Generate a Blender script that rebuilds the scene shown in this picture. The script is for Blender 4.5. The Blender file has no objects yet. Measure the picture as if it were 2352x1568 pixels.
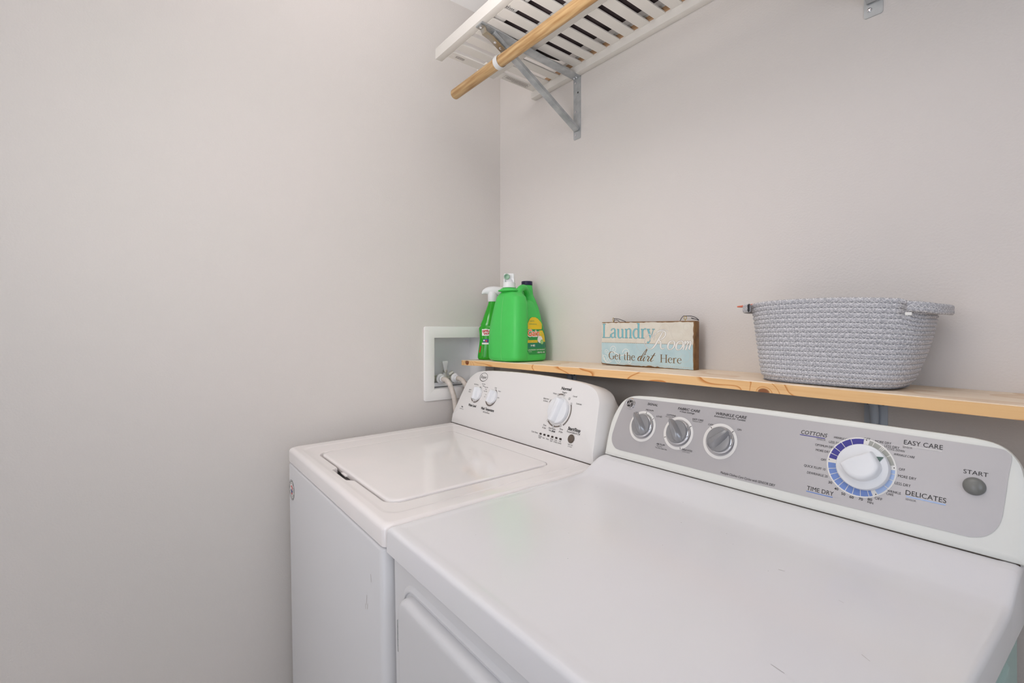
import bpy, bmesh, math, random
from mathutils import Vector, Matrix, noise
random.seed(7)
S = bpy.context.scene
COL = S.collection
PI = math.pi
sin, cos, rad = math.sin, math.cos, math.radians

# ------------------------------------------------------------------ camera, light, exposure
YAW = math.atan((2565 - 1176) / 1105.0)
cd = bpy.data.cameras.new('camera')
cd.sensor_width = 36
cd.lens = 1105.0 / 2352 * 36
cd.shift_y = -27 / 2352
cd.clip_start = .02
cam = bpy.data.objects.new('camera', cd)
cam.location = (1.506, -1.139, 1.245)
cam.rotation_euler = (PI / 2, 0, YAW)
COL.objects.link(cam)
S.camera = cam
S.view_settings.view_transform = 'Standard'
S.view_settings.look = 'None'
S.view_settings.exposure = 0.05
S.view_settings.gamma = 1
S.view_settings.use_curve_mapping = False

w = bpy.data.worlds.new('world')
S.world = w
w.use_nodes = True
w.node_tree.nodes['Background'].inputs[0].default_value = (.62, .78, 1, 1)
w.node_tree.nodes['Background'].inputs[1].default_value = 1.0


def area(name, loc, target, size, size_y, power, color):
    l = bpy.data.lights.new(name, 'AREA')
    l.shape = 'RECTANGLE'
    l.size, l.size_y = size, size_y
    l.energy = power
    l.color = color
    o = bpy.data.objects.new(name, l)
    o.location = loc
    o.rotation_euler = (Vector(target) - Vector(loc)).to_track_quat('-Z', 'Y').to_euler()
    COL.objects.link(o)
    return o


# the ceiling fixture, and daylight entering by the window in the right wall and by the open doorway, plus two added fill lights
area('ceiling_lamp_light', (1.0, -1.9, 2.35), (1.0, -1.7, 0), .36, .36, 1.2, (1, .94, .90))
area('ceiling_bounce_fill', (1.15, -1.15, 1.50), (.92, -.80, 2.44), .5, .5, 9.0, (1, .955, .955)).data.spread = rad(85)  # added fill, aimed up so the ceiling spreads soft, even light
area('corner_fill', (.85, -1.9, 1.65), (.25, -.1, 1.35), .5, .5, 1.5, (1, .955, .955)).data.spread = rad(85)  # added fill that brightens the wall corner and outlet box
area('window_daylight', (2.46, -1.35, 1.45), (.0, -.8, .6), .9, 1.1, 5.0, (.82, .88, 1))
area('doorway_daylight', (1.2, -3.05, 1.1), (1.0, 0, 1.0), .9, 1.9, 6.5, (.98, .945, .97))


# ------------------------------------------------------------------ helpers
def lin(c):
    o = []
    for v in c[:3]:
        v /= 255.0
        o.append(v / 12.92 if v <= .04045 else ((v + .055) / 1.055) ** 2.4)
    return (*o, 1)


def mat(name, rgb, rough=.5, metal=0, bump=None, spec=.5, coat=0, var=None, trans=0, emis=None):
    m = bpy.data.materials.new(name)
    m.use_nodes = True
    nt = m.node_tree
    b = nt.nodes['Principled BSDF']
    b.inputs['Base Color'].default_value = lin(rgb)
    b.inputs['Roughness'].default_value = rough
    b.inputs['Metallic'].default_value = metal
    b.inputs['Specular IOR Level'].default_value = spec
    b.inputs['Coat Weight'].default_value = coat
    b.inputs['Transmission Weight'].default_value = trans
    if emis:
        b.inputs['Emission Color'].default_value = lin(emis[0])
        b.inputs['Emission Strength'].default_value = emis[1]
    tc = nt.nodes.new('ShaderNodeTexCoord')
    if bump:                                   # (scale, strength, distance)
        n = nt.nodes.new('ShaderNodeTexNoise')
        n.inputs['Scale'].default_value = bump[0]
        n.inputs['Detail'].default_value = 3
        bp = nt.nodes.new('ShaderNodeBump')
        bp.inputs['Strength'].default_value = bump[1]
        bp.inputs['Distance'].default_value = bump[2]
        nt.links.new(tc.outputs['Object'], n.inputs['Vector'])
        nt.links.new(n.outputs['Fac'], bp.inputs['Height'])
        nt.links.new(bp.outputs['Normal'], b.inputs['Normal'])
    if var:                                    # (scale, rgb2, stretch)
        n = nt.nodes.new('ShaderNodeTexNoise')
        n.inputs['Scale'].default_value = var[0]
        n.inputs['Detail'].default_value = 4
        mp = nt.nodes.new('ShaderNodeMapping')
        mp.inputs['Scale'].default_value = var[2] if len(var) > 2 else (1, 1, 1)
        mx = nt.nodes.new('ShaderNodeMix')
        mx.data_type = 'RGBA'
        mx.inputs[6].default_value = lin(rgb)
        mx.inputs[7].default_value = lin(var[1])
        nt.links.new(tc.outputs['Object'], mp.inputs['Vector'])
        nt.links.new(mp.outputs['Vector'], n.inputs['Vector'])
        rp = nt.nodes.new('ShaderNodeMapRange')
        rp.inputs['From Min'].default_value = .35
        rp.inputs['From Max'].default_value = .65
        nt.links.new(n.outputs['Fac'], rp.inputs['Value'])
        nt.links.new(rp.outputs['Result'], mx.inputs[0])
        nt.links.new(mx.outputs[2], b.inputs['Base Color'])
    return m


def obj(name, bm, mats, parent=None, smooth=True, angle=35):
    me = bpy.data.meshes.new(name)
    if isinstance(bm, bmesh.types.BMesh):
        bm.normal_update()
        bm.to_mesh(me)
        bm.free()
    else:
        me.from_pydata(bm[0], [], bm[1])
        if len(bm) > 2:
            for p, i in zip(me.polygons, bm[2]):
                p.material_index = i
        me.update()
    for m in (mats if isinstance(mats, (list, tuple)) else [mats]):
        me.materials.append(m)
    if smooth:
        me.polygons.foreach_set('use_smooth', [True] * len(me.polygons))
        me.set_sharp_from_angle(angle=rad(angle))
    o = bpy.data.objects.new(name, me)
    COL.objects.link(o)
    if parent:
        o.parent = parent
    return o


def tag(o, label=None, cat=None, group=None, kind=None):
    for k, v in (('label', label), ('category', cat), ('group', group), ('kind', kind)):
        if v:
            o[k] = v
    return o


def thing(name, label, cat, loc=(0, 0, 0), rot=(0, 0, 0), group=None):
    o = bpy.data.objects.new(name, None)
    o.empty_display_size = .05
    COL.objects.link(o)
    o.location = loc
    o.rotation_euler = rot
    return tag(o, label, cat, group)


def add_box(bm, lo, hi, bevel=0, seg=2, mi=0, M=None):
    lo, hi = Vector(lo), Vector(hi)
    r = bmesh.ops.create_cube(bm, size=1)
    vs = r['verts']
    for v in vs:
        v.co = Vector([(lo[i] + hi[i]) / 2 + v.co[i] * (hi[i] - lo[i]) for i in range(3)])
    fs = set(f for v in vs for f in v.link_faces)
    if bevel:
        es = list(set(e for v in vs for e in v.link_edges))
        g = bmesh.ops.bevel(bm, geom=es, offset=bevel, segments=seg, profile=.5, affect='EDGES')
        vs = set(g['verts']) | set(v for f in g['faces'] for v in f.verts) | set(v for v in vs if v.is_valid)
        fs = set(f for v in vs for f in v.link_faces)
    for f in fs:
        f.material_index = mi
    if M:
        bmesh.ops.transform(bm, matrix=M, verts=list(set(v for f in fs for v in f.verts)))


def box(lo, hi, bevel=0, seg=2):
    bm = bmesh.new()
    add_box(bm, lo, hi, bevel, seg)
    return bm


def rings(bm, loops, cap0=True, cap1=True, closed=True, mi=0, flip=False):
    """skin consecutive loops of points (all same length)"""
    vv = [[bm.verts.new(p) for p in lp] for lp in loops]
    n = len(vv[0])
    for a, b in zip(vv[:-1], vv[1:]):
        for i in range(n if closed else n - 1):
            j = (i + 1) % n
            q = (a[i], a[j], b[j], b[i])
            f = bm.faces.new(q[::-1] if flip else q)
            f.material_index = mi
    if cap0:
        f = bm.faces.new(vv[0] if flip else vv[0][::-1])
        f.material_index = mi
    if cap1:
        f = bm.faces.new(vv[-1][::-1] if flip else vv[-1])
        f.material_index = mi
    return vv


def frame(d):
    d = Vector(d).normalized()
    u = d.orthogonal().normalized()
    if abs(d.z) < .9:
        u = Vector((0, 0, 1)).cross(d).normalized()
    return u, d.cross(u).normalized()


def add_lathe(bm, prof, base=(0, 0, 0), axis=(0, 0, 1), n=32, mi=0):
    """prof: list of (radius, height) along the axis"""
    base, a = Vector(base), Vector(axis).normalized()
    u, v = frame(a)
    loops = []
    for r, h in prof:
        r = max(r, 1e-5)
        loops.append([base + a * h + (u * cos(2 * PI * i / n) + v * sin(2 * PI * i / n)) * r for i in range(n)])
    rings(bm, loops, mi=mi)


def lathe(prof, base=(0, 0, 0), axis=(0, 0, 1), n=32):
    bm = bmesh.new()
    add_lathe(bm, prof, base, axis, n)
    return bm


def cr(P, k=8):
    """Catmull-Rom through tuples of any length"""
    P = [tuple(p) for p in P]
    if len(P) < 3:
        return P
    Q = [tuple(2 * a - b for a, b in zip(P[0], P[1]))] + P + [tuple(2 * a - b for a, b in zip(P[-1], P[-2]))]
    out = []
    for i in range(1, len(Q) - 2):
        for s in range(k):
            t = s / k
            out.append(tuple(.5 * (2 * b + (c - a) * t + (2 * a - 5 * b + 4 * c - d) * t * t + (-a + 3 * b - 3 * c + d) * t ** 3)
                             for a, b, c, d in zip(Q[i - 1], Q[i], Q[i + 1], Q[i + 2])))
    out.append(P[-1])
    return out


def add_tube(bm, pts, r, n=16, mi=0):
    pts = [Vector(p) for p in pts]
    loops = []
    u = None
    for i, p in enumerate(pts):
        d = (pts[min(i + 1, len(pts) - 1)] - pts[max(i - 1, 0)]).normalized()
        if u is None:
            u = frame(d)[0]
        u = (u - d * u.dot(d)).normalized()
        v = d.cross(u)
        rr = r[i] if isinstance(r, (list, tuple)) else r
        loops.append([p + (u * cos(2 * PI * k / n) + v * sin(2 * PI * k / n)) * rr for k in range(n)])
    rings(bm, loops, mi=mi)


def tube(pts, r, n=16):
    bm = bmesh.new()
    add_tube(bm, pts, r, n)
    return bm


def rrect(x0, y0, x1, y1, r, n=6, front=None):
    """rounded rectangle, counter-clockwise from front-left; front = extra x positions on the front side"""
    if not isinstance(r, (list, tuple)):
        r = [r] * 4                       # fl, fr, br, bl
    P = []
    for (cx, cy, a0, rr) in ((x0 + r[0], y0 + r[0], 180, r[0]), (x1 - r[1], y0 + r[1], 270, r[1]),
                             (x1 - r[2], y1 - r[2], 0, r[2]), (x0 + r[3], y1 - r[3], 90, r[3])):
        for i in range(n + 1):
            a = rad(a0 + 90 * i / n)
            P.append((cx + rr * cos(a), cy + rr * sin(a)))
        if a0 == 180 and front:
            P += [(f, y0) for f in front]
    return P


def off_poly(P, d):
    """move a closed CCW outline inwards by d"""
    n = len(P)
    out = []
    for i in range(n):
        a, b, c = P[i - 1], P[i], P[(i + 1) % n]
        e1 = Vector((b[0] - a[0], b[1] - a[1]))
        e2 = Vector((c[0] - b[0], c[1] - b[1]))
        e1.normalize()
        e2.normalize()
        t = (e1 + e2)
        if t.length < 1e-6:
            t = e1
        t.normalize()
        nn = Vector((-t.y, t.x))
        k = max(.5, nn.dot(Vector((-e1.y, e1.x))))
        out.append((b[0] + nn.x * d / k, b[1] + nn.y * d / k))
    return out


class Flat:
    """flat printing: polygons in a (x, s) plane, mapped into 3D by a function"""
    def __init__(self, f):
        self.f, self.v, self.p, self.m = f, [], [], []

    def poly(self, P, mi=0, lift=0):
        b = len(self.v)
        self.v += [self.f(x, s, lift) for x, s in P]
        self.p.append(tuple(range(b, b + len(P))))
        self.m.append(mi)

    def arc(self, c, r0, r1, a0, a1, mi=0, lift=0, n=None):
        n = n or max(2, int(abs(a1 - a0) / 6))
        for i in range(n):
            a, b = rad(a0 + (a1 - a0) * i / n), rad(a0 + (a1 - a0) * (i + 1) / n)
            self.poly([(c[0] + r0 * cos(a), c[1] + r0 * sin(a)), (c[0] + r1 * cos(a), c[1] + r1 * sin(a)),
                       (c[0] + r1 * cos(b), c[1] + r1 * sin(b)), (c[0] + r0 * cos(b), c[1] + r0 * sin(b))], mi, lift)

    def disc(self, c, r, mi=0, lift=0, n=24, sx=1):
        self.poly([(c[0] + sx * r * cos(2 * PI * i / n), c[1] + r * sin(2 * PI * i / n)) for i in range(n)], mi, lift)

    def line(self, a, b, w, mi=0, lift=0):
        d = Vector((b[0] - a[0], b[1] - a[1])).normalized()
        k = (-d.y * w / 2, d.x * w / 2)
        self.poly([(a[0] - k[0], a[1] - k[1]), (b[0] - k[0], b[1] - k[1]), (b[0] + k[0], b[1] + k[1]), (a[0] + k[0], a[1] + k[1])], mi, lift)

    def ribbon(self, P, mi=0, lift=0, grow=0, k=7):
        """P: (x, s, width) points joined by a smooth curve"""
        Q = cr(P, k) if len(P) > 2 else P
        L = []
        for i, q in enumerate(Q):
            a, b = Q[max(i - 1, 0)], Q[min(i + 1, len(Q) - 1)]
            d = Vector((b[0] - a[0], b[1] - a[1]))
            d = d.normalized() if d.length > 1e-9 else Vector((1, 0))
            wd = max(q[2] / 2 + grow, 1e-5)
            L.append(((q[0] - d.y * wd, q[1] + d.x * wd), (q[0] + d.y * wd, q[1] - d.x * wd)))
        for a, b in zip(L[:-1], L[1:]):
            self.poly([a[0], a[1], b[1], b[0]], mi, lift)

    def text(self, t, x0, x1, s0, h, mi=0, lift=0, shear=0, bold=0, rot=0):
        """x0..x1 = extent; s0 = baseline; h = cap height. x0 or x1 may be None (natural width)"""
        V, F = glyphs(t, bold)
        if not V:
            return
        mx0, mx1 = min(v[0] for v in V), max(v[0] for v in V)
        k = h / CAP
        kx = k if (x0 is None or x1 is None) else (x1 - x0) / (mx1 - mx0)
        ox = x0 if x0 is not None else x1 - (mx1 - mx0) * kx
        b = len(self.v)
        for x, y in V:
            X, Y = ox + (x - mx0) * kx + shear * y * k, s0 + y * k
            if rot:
                dx, dy = X - ox, Y - s0
                X, Y = ox + dx * cos(rot) - dy * sin(rot), s0 + dx * sin(rot) + dy * cos(rot)
            self.v.append(self.f(X, Y, lift))
        for f in F:
            self.p.append(tuple(i + b for i in f))
            self.m.append(mi)

    def ctext(self, t, xc, s0, h, wd=None, **k):
        V, F = glyphs(t, k.get('bold', 0))
        nat = (max(v[0] for v in V) - min(v[0] for v in V)) * h / CAP
        wd = wd or nat * .85
        self.text(t, xc - wd / 2, xc + wd / 2, s0, h, **k)

    def build(self, name, mats, parent):
        return obj(name, (self.v, self.p, self.m), mats, parent, smooth=False)


CAP = .729
_cache = {}


def glyphs(t, bold=0):
    if (t, bold) in _cache:
        return _cache[(t, bold)]
    c = bpy.data.curves.new('lettering_source', 'FONT')
    c.body = t
    c.resolution_u = 3
    c.offset = bold
    c.space_line = .95
    o = bpy.data.objects.new('lettering_source', c)
    COL.objects.link(o)
    bpy.context.view_layer.update()
    me = bpy.data.meshes.new_from_object(o.evaluated_get(bpy.context.evaluated_depsgraph_get()))
    V = [(v.co.x, v.co.y) for v in me.vertices]
    F = [tuple(p.vertices) for p in me.polygons]
    bpy.data.objects.remove(o)
    bpy.data.curves.remove(c)
    bpy.data.meshes.remove(me)
    _cache[(t, bold)] = (V, F)
    return V, F


def node_mat(name, rough=.5, spec=.5):
    m = bpy.data.materials.new(name)
    m.use_nodes = True
    b = m.node_tree.nodes['Principled BSDF']
    b.inputs['Roughness'].default_value = rough
    b.inputs['Specular IOR Level'].default_value = spec
    return m, m.node_tree, b


def mth(nt, op, a, b=None, clamp=False):
    n = nt.nodes.new('ShaderNodeMath')
    n.operation = op
    n.use_clamp = clamp
    for i, x in enumerate((a, b)):
        if x is None:
            continue
        if isinstance(x, (int, float)):
            n.inputs[i].default_value = x
        else:
            nt.links.new(x, n.inputs[i])
    return n.outputs[0]


def mixc(nt, f, a, b):
    n = nt.nodes.new('ShaderNodeMix')
    n.data_type = 'RGBA'
    for i, x in ((0, f), (6, a), (7, b)):
        if isinstance(x, tuple):
            n.inputs[i].default_value = x
        elif isinstance(x, (int, float)):
            n.inputs[i].default_value = x
        else:
            nt.links.new(x, n.inputs[i])
    return n.outputs[2]


def ramp(nt, x, lo, hi):
    n = nt.nodes.new('ShaderNodeMapRange')
    n.interpolation_type = 'SMOOTHSTEP'
    n.inputs['From Min'].default_value = lo
    n.inputs['From Max'].default_value = hi
    nt.links.new(x, n.inputs['Value'])
    return n.outputs['Result']


def pine(name, base, line, deep, dens, knots=(), lw=.80, amt=.9):
    """pine board with flowing growth-ring contours and a few knots"""
    m, nt, b = node_mat(name, .55, .35)
    tc = nt.nodes.new('ShaderNodeTexCoord')
    sp = nt.nodes.new('ShaderNodeSeparateXYZ')
    nt.links.new(tc.outputs['Object'], sp.inputs[0])
    mp = nt.nodes.new('ShaderNodeMapping')
    mp.inputs['Scale'].default_value = (4.2, 9, 13)
    nt.links.new(tc.outputs['Object'], mp.inputs['Vector'])
    n = nt.nodes.new('ShaderNodeTexNoise')
    n.inputs['Scale'].default_value = 1.0
    n.inputs['Detail'].default_value = 1.5
    nt.links.new(mp.outputs['Vector'], n.inputs['Vector'])
    h = mth(nt, 'MULTIPLY', n.outputs['Fac'], dens)
    core = None
    for kx, kz, kr in knots:
        dx = mth(nt, 'DIVIDE', mth(nt, 'SUBTRACT', sp.outputs['X'], kx), kr * 1.5)
        dz = mth(nt, 'DIVIDE', mth(nt, 'SUBTRACT', sp.outputs['Z'], kz), kr)
        d2 = mth(nt, 'ADD', mth(nt, 'MULTIPLY', dx, dx), mth(nt, 'MULTIPLY', dz, dz))
        g = mth(nt, 'POWER', 2.718, mth(nt, 'MULTIPLY', d2, -.16))
        h = mth(nt, 'ADD', h, mth(nt, 'MULTIPLY', g, 2.6))
        c = mth(nt, 'SUBTRACT', 1.0, ramp(nt, d2, .5, 1.1))
        core = c if core is None else mth(nt, 'MAXIMUM', core, c)
    fr = mth(nt, 'FRACT', h)
    # a growth line: soft on one side, sharp on the other
    l = mth(nt, 'MULTIPLY', ramp(nt, fr, lw, .95), mth(nt, 'SUBTRACT', 1.0, ramp(nt, fr, .95, .975)))
    c = mixc(nt, mth(nt, 'MULTIPLY', l, amt), lin(base), lin(line))
    m2 = nt.nodes.new('ShaderNodeMapping')
    m2.inputs['Scale'].default_value = (6, 120, 160)
    nt.links.new(tc.outputs['Object'], m2.inputs['Vector'])
    n2 = nt.nodes.new('ShaderNodeTexNoise')
    n2.inputs['Scale'].default_value = 1
    n2.inputs['Detail'].default_value = 3
    nt.links.new(m2.outputs['Vector'], n2.inputs['Vector'])
    c = mixc(nt, mth(nt, 'MULTIPLY', ramp(nt, n2.outputs['Fac'], .45, .8), .25), c, lin(line))
    if core is not None:
        c = mixc(nt, mth(nt, 'MULTIPLY', core, .85), c, lin(deep))
    nt.links.new(c, b.inputs['Base Color'])
    return m


# ------------------------------------------------------------------ materials
M_wall = mat('wall_paint', (225, 218, 213), .55, bump=(230, .5, .0014), spec=.35, var=(1.1, (221, 216, 210)))
M_ceil = mat('ceiling_paint', (248, 247, 245), .8)
M_trim = mat('trim_paint', (232, 230, 226), .4)
M_floor = mat('floor_vinyl', (206, 198, 188), .5, var=(3, (188, 180, 168), (1, 8, 1)))
M_enamel = mat('washer_enamel', (240, 234, 232), .09, bump=(30, .02, .0004), spec=.5, var=(7, (236, 232, 230)))
M_enamel2 = mat('dryer_enamel', (230, 228, 230), .18, bump=(700, .05, .0002), spec=.5, var=(5, (230, 229, 229)))
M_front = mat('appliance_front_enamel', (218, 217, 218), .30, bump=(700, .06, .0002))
M_cons = mat('console_plastic', (232, 229, 226), .35, bump=(500, .04, .0002))
M_cons2 = mat('dryer_console_plastic', (230, 230, 224), .38, bump=(500, .04, .0002))
M_seam = mat('dark_seam', (60, 46, 34), .8)
M_knobw = mat('white_knob_plastic', (234, 235, 237), .30)
M_silver = mat('silver_panel_paint', (188, 185, 186), .42, metal=.4, bump=(1500, .08, .0002))
M_knobs = mat('silver_knob', (158, 158, 160), .30, metal=.55)
M_chrome = mat('chrome', (225, 225, 228), .12, metal=1)
M_ink = mat('black_ink', (42, 38, 38), .5)
M_grey = mat('grey_ink', (120, 116, 114), .5)
M_taupe = mat('taupe_ink', (122, 112, 104), .5)
M_white = mat('white_print', (236, 233, 228), .5)
M_navy = mat('navy_print', (66, 62, 150), .5)
M_mid = mat('blue_print', (118, 146, 208), .5)
M_pale = mat('pale_blue_print', (172, 194, 232), .5)
M_greyp = mat('grey_print', (170, 170, 162), .5)
M_teald = mat('dark_teal_print', (84, 108, 100), .5)
M_btn = mat('grey_button', (122, 122, 118), .3)
M_brownb = mat('brown_button', (96, 84, 74), .45)
M_led = mat('dark_indicator', (46, 34, 30), .3)
M_zinc = mat('zinc_plated_steel', (196, 199, 200), .38, metal=.45, var=(30, (168, 172, 174)))
M_cup = mat('light_steel_cup', (220, 220, 218), .4, metal=.1)
M_tan = mat('passivated_steel', (176, 160, 132), .3, metal=.7, var=(24, (168, 172, 174)))
M_brk = mat('grey_bracket_steel', (196, 206, 218), .42, metal=.0)
M_black = mat('black_screw', (24, 24, 26), .5)
M_shelf = mat('white_shelf_paint', (226, 222, 215), .5)
M_raw = mat('bare_shelf_wood', (176, 140, 104), .6)
M_rod = mat('rod_wood', (204, 170, 122), .45, var=(26, (168, 128, 80), (.35, 5, 5)))
M_pine = pine('pine_board', (248, 228, 204), (214, 172, 124), (150, 84, 40), 4, lw=.6, amt=.45)
M_pedge = pine('pine_board_edge', (243, 198, 140), (204, 122, 44), (120, 52, 22), 6,
               knots=((.045, 1.127, .009), (1.083, 1.125, .008)))
M_hose = mat('white_hose_rubber', (222, 212, 202), .55, var=(60, (206, 196, 186)))
M_pvc = mat('white_box_plastic', (248, 245, 242), .45)
M_pvcin = mat('box_interior_plastic', (248, 247, 247), .5)
M_brass = mat('valve_metal', (206, 204, 192), .35, metal=.4)
M_green = mat('green_bottle_plastic', (76, 206, 92), .42, spec=.4, bump=(300, .05, .0003))
M_greend = mat('clear_green_plastic', (44, 168, 36), .16, spec=.5)
M_wplast = mat('white_plastic', (238, 238, 238), .3)
M_bluecap = mat('navy_cap', (28, 22, 66), .35)
M_lgreen = mat('label_green', (40, 150, 66), .4)
M_lyel = mat('label_yellow', (240, 204, 30), .4)
M_lor = mat('label_orange', (240, 110, 40), .4)
M_lteal = mat('label_teal', (30, 128, 90), .4)
M_red = mat('label_red', (206, 30, 44), .4)
M_lblue = mat('label_blue', (40, 60, 130), .4)
M_lpale = mat('pale_green_print', (150, 206, 120), .4)
M_tapg = mat('tap_green', (160, 196, 168), .3)
M_scream = mat('sign_cream', (226, 220, 206), .55, var=(40, (218, 210, 194)))
M_sblue = mat('sign_pale_blue', (192, 214, 216), .55, var=(30, (180, 206, 210)))
M_sbrown = mat('sign_brown', (140, 100, 54), .5, var=(50, (112, 76, 38)))
M_steal = mat('sign_teal', (128, 192, 200), .5)
M_sgrey = mat('sign_grey_outline', (150, 140, 130), .5)
M_swhite = mat('sign_white', (240, 238, 232), .5)
M_sink = mat('sign_brown_ink', (120, 84, 28), .5)
M_swirl = mat('sign_swirl', (204, 198, 186), .5)
M_gold = mat('brass_eye', (190, 160, 70), .3, metal=1)
M_wire = mat('black_wire', (24, 24, 28), .4)
M_cloth = mat('dark_brown_cloth', (74, 62, 64), .85, var=(18, (48, 38, 40)))
M_pack = mat('white_package', (232, 230, 226), .4)
M_orange = mat('orange_tag', (226, 122, 92), .5)
M_side = mat('dryer_side_panel_green_cast', (172, 204, 198), .35)  # white panel; the green light cast on it is put into the colour


# ------------------------------------------------------------------ room
RX, RY, RZ = 2.5, -3.1, 2.44


def struct(name, bm, m, smooth=False, parent=None):
    o = obj(name, bm, m, parent, smooth=smooth)
    if not parent:
        o['kind'] = 'structure'
    return o


def wall_panels(axis, at, thick, u0, u1, z0, z1, holes):
    """a wall slab with rectangular holes: axis 'x' = plane x=at (u runs in y), 'y' = plane y=at"""
    us = sorted(set([u0, u1] + [h[0] for h in holes] + [h[1] for h in holes]))
    zs = sorted(set([z0, z1] + [h[2] for h in holes] + [h[3] for h in holes]))
    bm = bmesh.new()
    for a, b in zip(us[:-1], us[1:]):
        for c, d in zip(zs[:-1], zs[1:]):
            if any(a >= h[0] - 1e-6 and b <= h[1] + 1e-6 and c >= h[2] - 1e-6 and d <= h[3] + 1e-6 for h in holes):
                continue
            t0, t1 = sorted((at, at + thick))
            if axis == 'x':
                add_box(bm, (t0, a, c), (t1, b, d))
            else:
                add_box(bm, (a, t0, c), (b, t1, d))
    bmesh.ops.remove_doubles(bm, verts=bm.verts, dist=1e-5)
    return bm


BOX = (-.298, -.070, 1.030, 1.220)         # opening of the laundry outlet box in the left wall
struct('wall_left', wall_panels('x', 0, -.14, RY, 0, 0, RZ, [BOX]), M_wall)
struct('wall_back', box((-.14, 0, 0), (RX + .14, .14, RZ)), M_wall)
WIN = (-1.85, -.85, .95, 2.1)
struct('wall_right', wall_panels('x', RX, .14, RY, 0, 0, RZ, [WIN]), M_wall)
DOOR = (.7, 1.7, 0, 2.05)
struct('wall_front', wall_panels('y', RY, -.14, -.14, RX + .14, 0, RZ, [DOOR]), M_wall)
struct('floor', box((-.14, RY - .8, -.1), (RX + .14, .14, 0)), M_floor)
struct('ceiling', box((-.14, RY - .14, RZ), (RX + .14, .14, RZ + .1)), M_ceil)
bm = bmesh.new()
add_box(bm, (.0, RY, 0), (.014, -.0, .09), .003)
struct('baseboard_left', bm, M_trim)
struct('baseboard_back', box((.014, -.014, 0), (RX, 0, .09), .003), M_trim)
# window and doorway behind and beside the camera
bm = bmesh.new()
for lo, hi in (((RX - .012, WIN[0] - .07, WIN[2] - .07), (RX, WIN[1] + .07, WIN[2])), ((RX - .012, WIN[0] - .07, WIN[3]), (RX, WIN[1] + .07, WIN[3] + .07)),
               ((RX - .012, WIN[0] - .07, WIN[2]), (RX, WIN[0], WIN[3])), ((RX - .012, WIN[1], WIN[2]), (RX, WIN[1] + .07, WIN[3])),
               ((RX + .05, WIN[0], 1.51), (RX + .08, WIN[1], 1.54))):
    add_box(bm, lo, hi, .002)
struct('window_1', bm, M_trim)
bm = bmesh.new()
for lo, hi in (((DOOR[0] - .07, RY, 0), (DOOR[0], RY + .014, DOOR[3] + .07)), ((DOOR[1], RY, 0), (DOOR[1] + .07, RY + .014, DOOR[3] + .07)),
               ((DOOR[0], RY, DOOR[3]), (DOOR[1], RY + .014, DOOR[3] + .07))):
    add_box(bm, lo, hi, .002)
struct('trim_1', bm, M_trim)

cl = thing('ceiling_lamp', 'round flush ceiling lamp above the appliances', 'lamp', (1.0, -1.9, RZ))
obj('lamp_base', lathe([(0, 0), (.17, 0), (.17, -.02), (0, -.02)]), M_trim, cl)
obj('lamp_shade', lathe([(.16, -.02), (.155, -.045), (.12, -.065), (.06, -.074), (0, -.076)]),
    mat('lamp_glass', (255, 250, 240), .4, emis=((255, 236, 214), 2.2)), cl)


# ------------------------------------------------------------------ appliances
def heightfield(W, D, H, edge, rfun, mi=0):
    """top panel: rounded edges, height function H(x, y); skirt to -edge"""
    def grid(L, dense):
        g = [0, .0006, .002, .004, .007, .011, .016, .020, .023, .027, .033]
        g += [L - a for a in g] + [L * i / 14 for i in range(1, 14)] + dense
        return sorted(set(round(a, 5) for a in g if 0 <= a <= L))
    xs, ys = grid(W, []), grid(D, [D - .2 + .01 * i for i in range(20)])
    bm = bmesh.new()
    R = .008
    TP = lambda x, y: x * (1 - .020 * max(0, 1 - y / .53))

    def rnd(d):
        return R - math.sqrt(max(0, R * R - (R - d) ** 2)) if d < R else 0
    V = [[bm.verts.new((TP(x, y), y, H(x, y) - rnd(min(x, W - x)) - rnd(y))) for x in xs] for y in ys]
    for j in range(len(ys) - 1):
        for i in range(len(xs) - 1):
            bm.faces.new((V[j][i], V[j][i + 1], V[j + 1][i + 1], V[j + 1][i]))
    per = V[0] + [r[-1] for r in V[1:]] + V[-1][-2::-1] + [r[0] for r in V[-2:0:-1]]
    low = [bm.verts.new((v.co.x, v.co.y, -edge)) for v in per]
    n = len(per)
    for i in range(n):
        j = (i + 1) % n
        bm.faces.new((per[j], per[i], low[i], low[j]))
    bm.faces.new(low)
    return bm


def console(out, face, depth, zbase, back_y, bev=.004, grow=.0, lower=None):
    """console housing: out = CCW (x, s) outline, face(x, s, lift)->3D"""
    bm = bmesh.new()
    a = [face(x, s, 0) for x, s in off_poly(out, bev)]
    b = [face(x, s, -bev * .3) for x, s in off_poly(out, bev * .3)]
    c = [face(x, s, -bev) for x, s in out]
    loops = [a, b, c]
    o2 = off_poly(out, -grow)
    for t in (.25, .5, .75, 1):
        k = sin(t * PI / 2)
        loops.append([face(p[0] + (q[0] - p[0]) * k, max(s0, p[1] + (q[1] - p[1]) * k) if p[1] <= s0 + .001 else p[1] + (q[1] - p[1]) * k, -bev - depth * t)
                      for p, q in zip(out, o2)])
    last = loops[-1]
    loops.append([(p[0], back_y, max(zbase, p[2])) for p in last])
    rings(bm, loops)
    return bm


s0 = 0.0
ZT = .90                                   # local height of the top surface above each machine's foot


def pose(T, rz, rx, ry):
    Rm = Matrix.Rotation(rz, 3, 'Z') @ Matrix.Rotation(rx, 3, 'X') @ Matrix.Rotation(ry, 3, 'Y')
    return Vector(T) - Rm @ Vector((0, 0, ZT)), Rm.to_euler('XYZ')


# ---- washing machine
L, Rr = pose((.054, -.790, .9158), -.0208, .0166, .0023)
washer = thing('washing_machine', 'white top-loading washing machine in the corner, flat lid with a small finger notch', 'washing machine', L, Rr)
WW, WD = .686, .66


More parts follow.
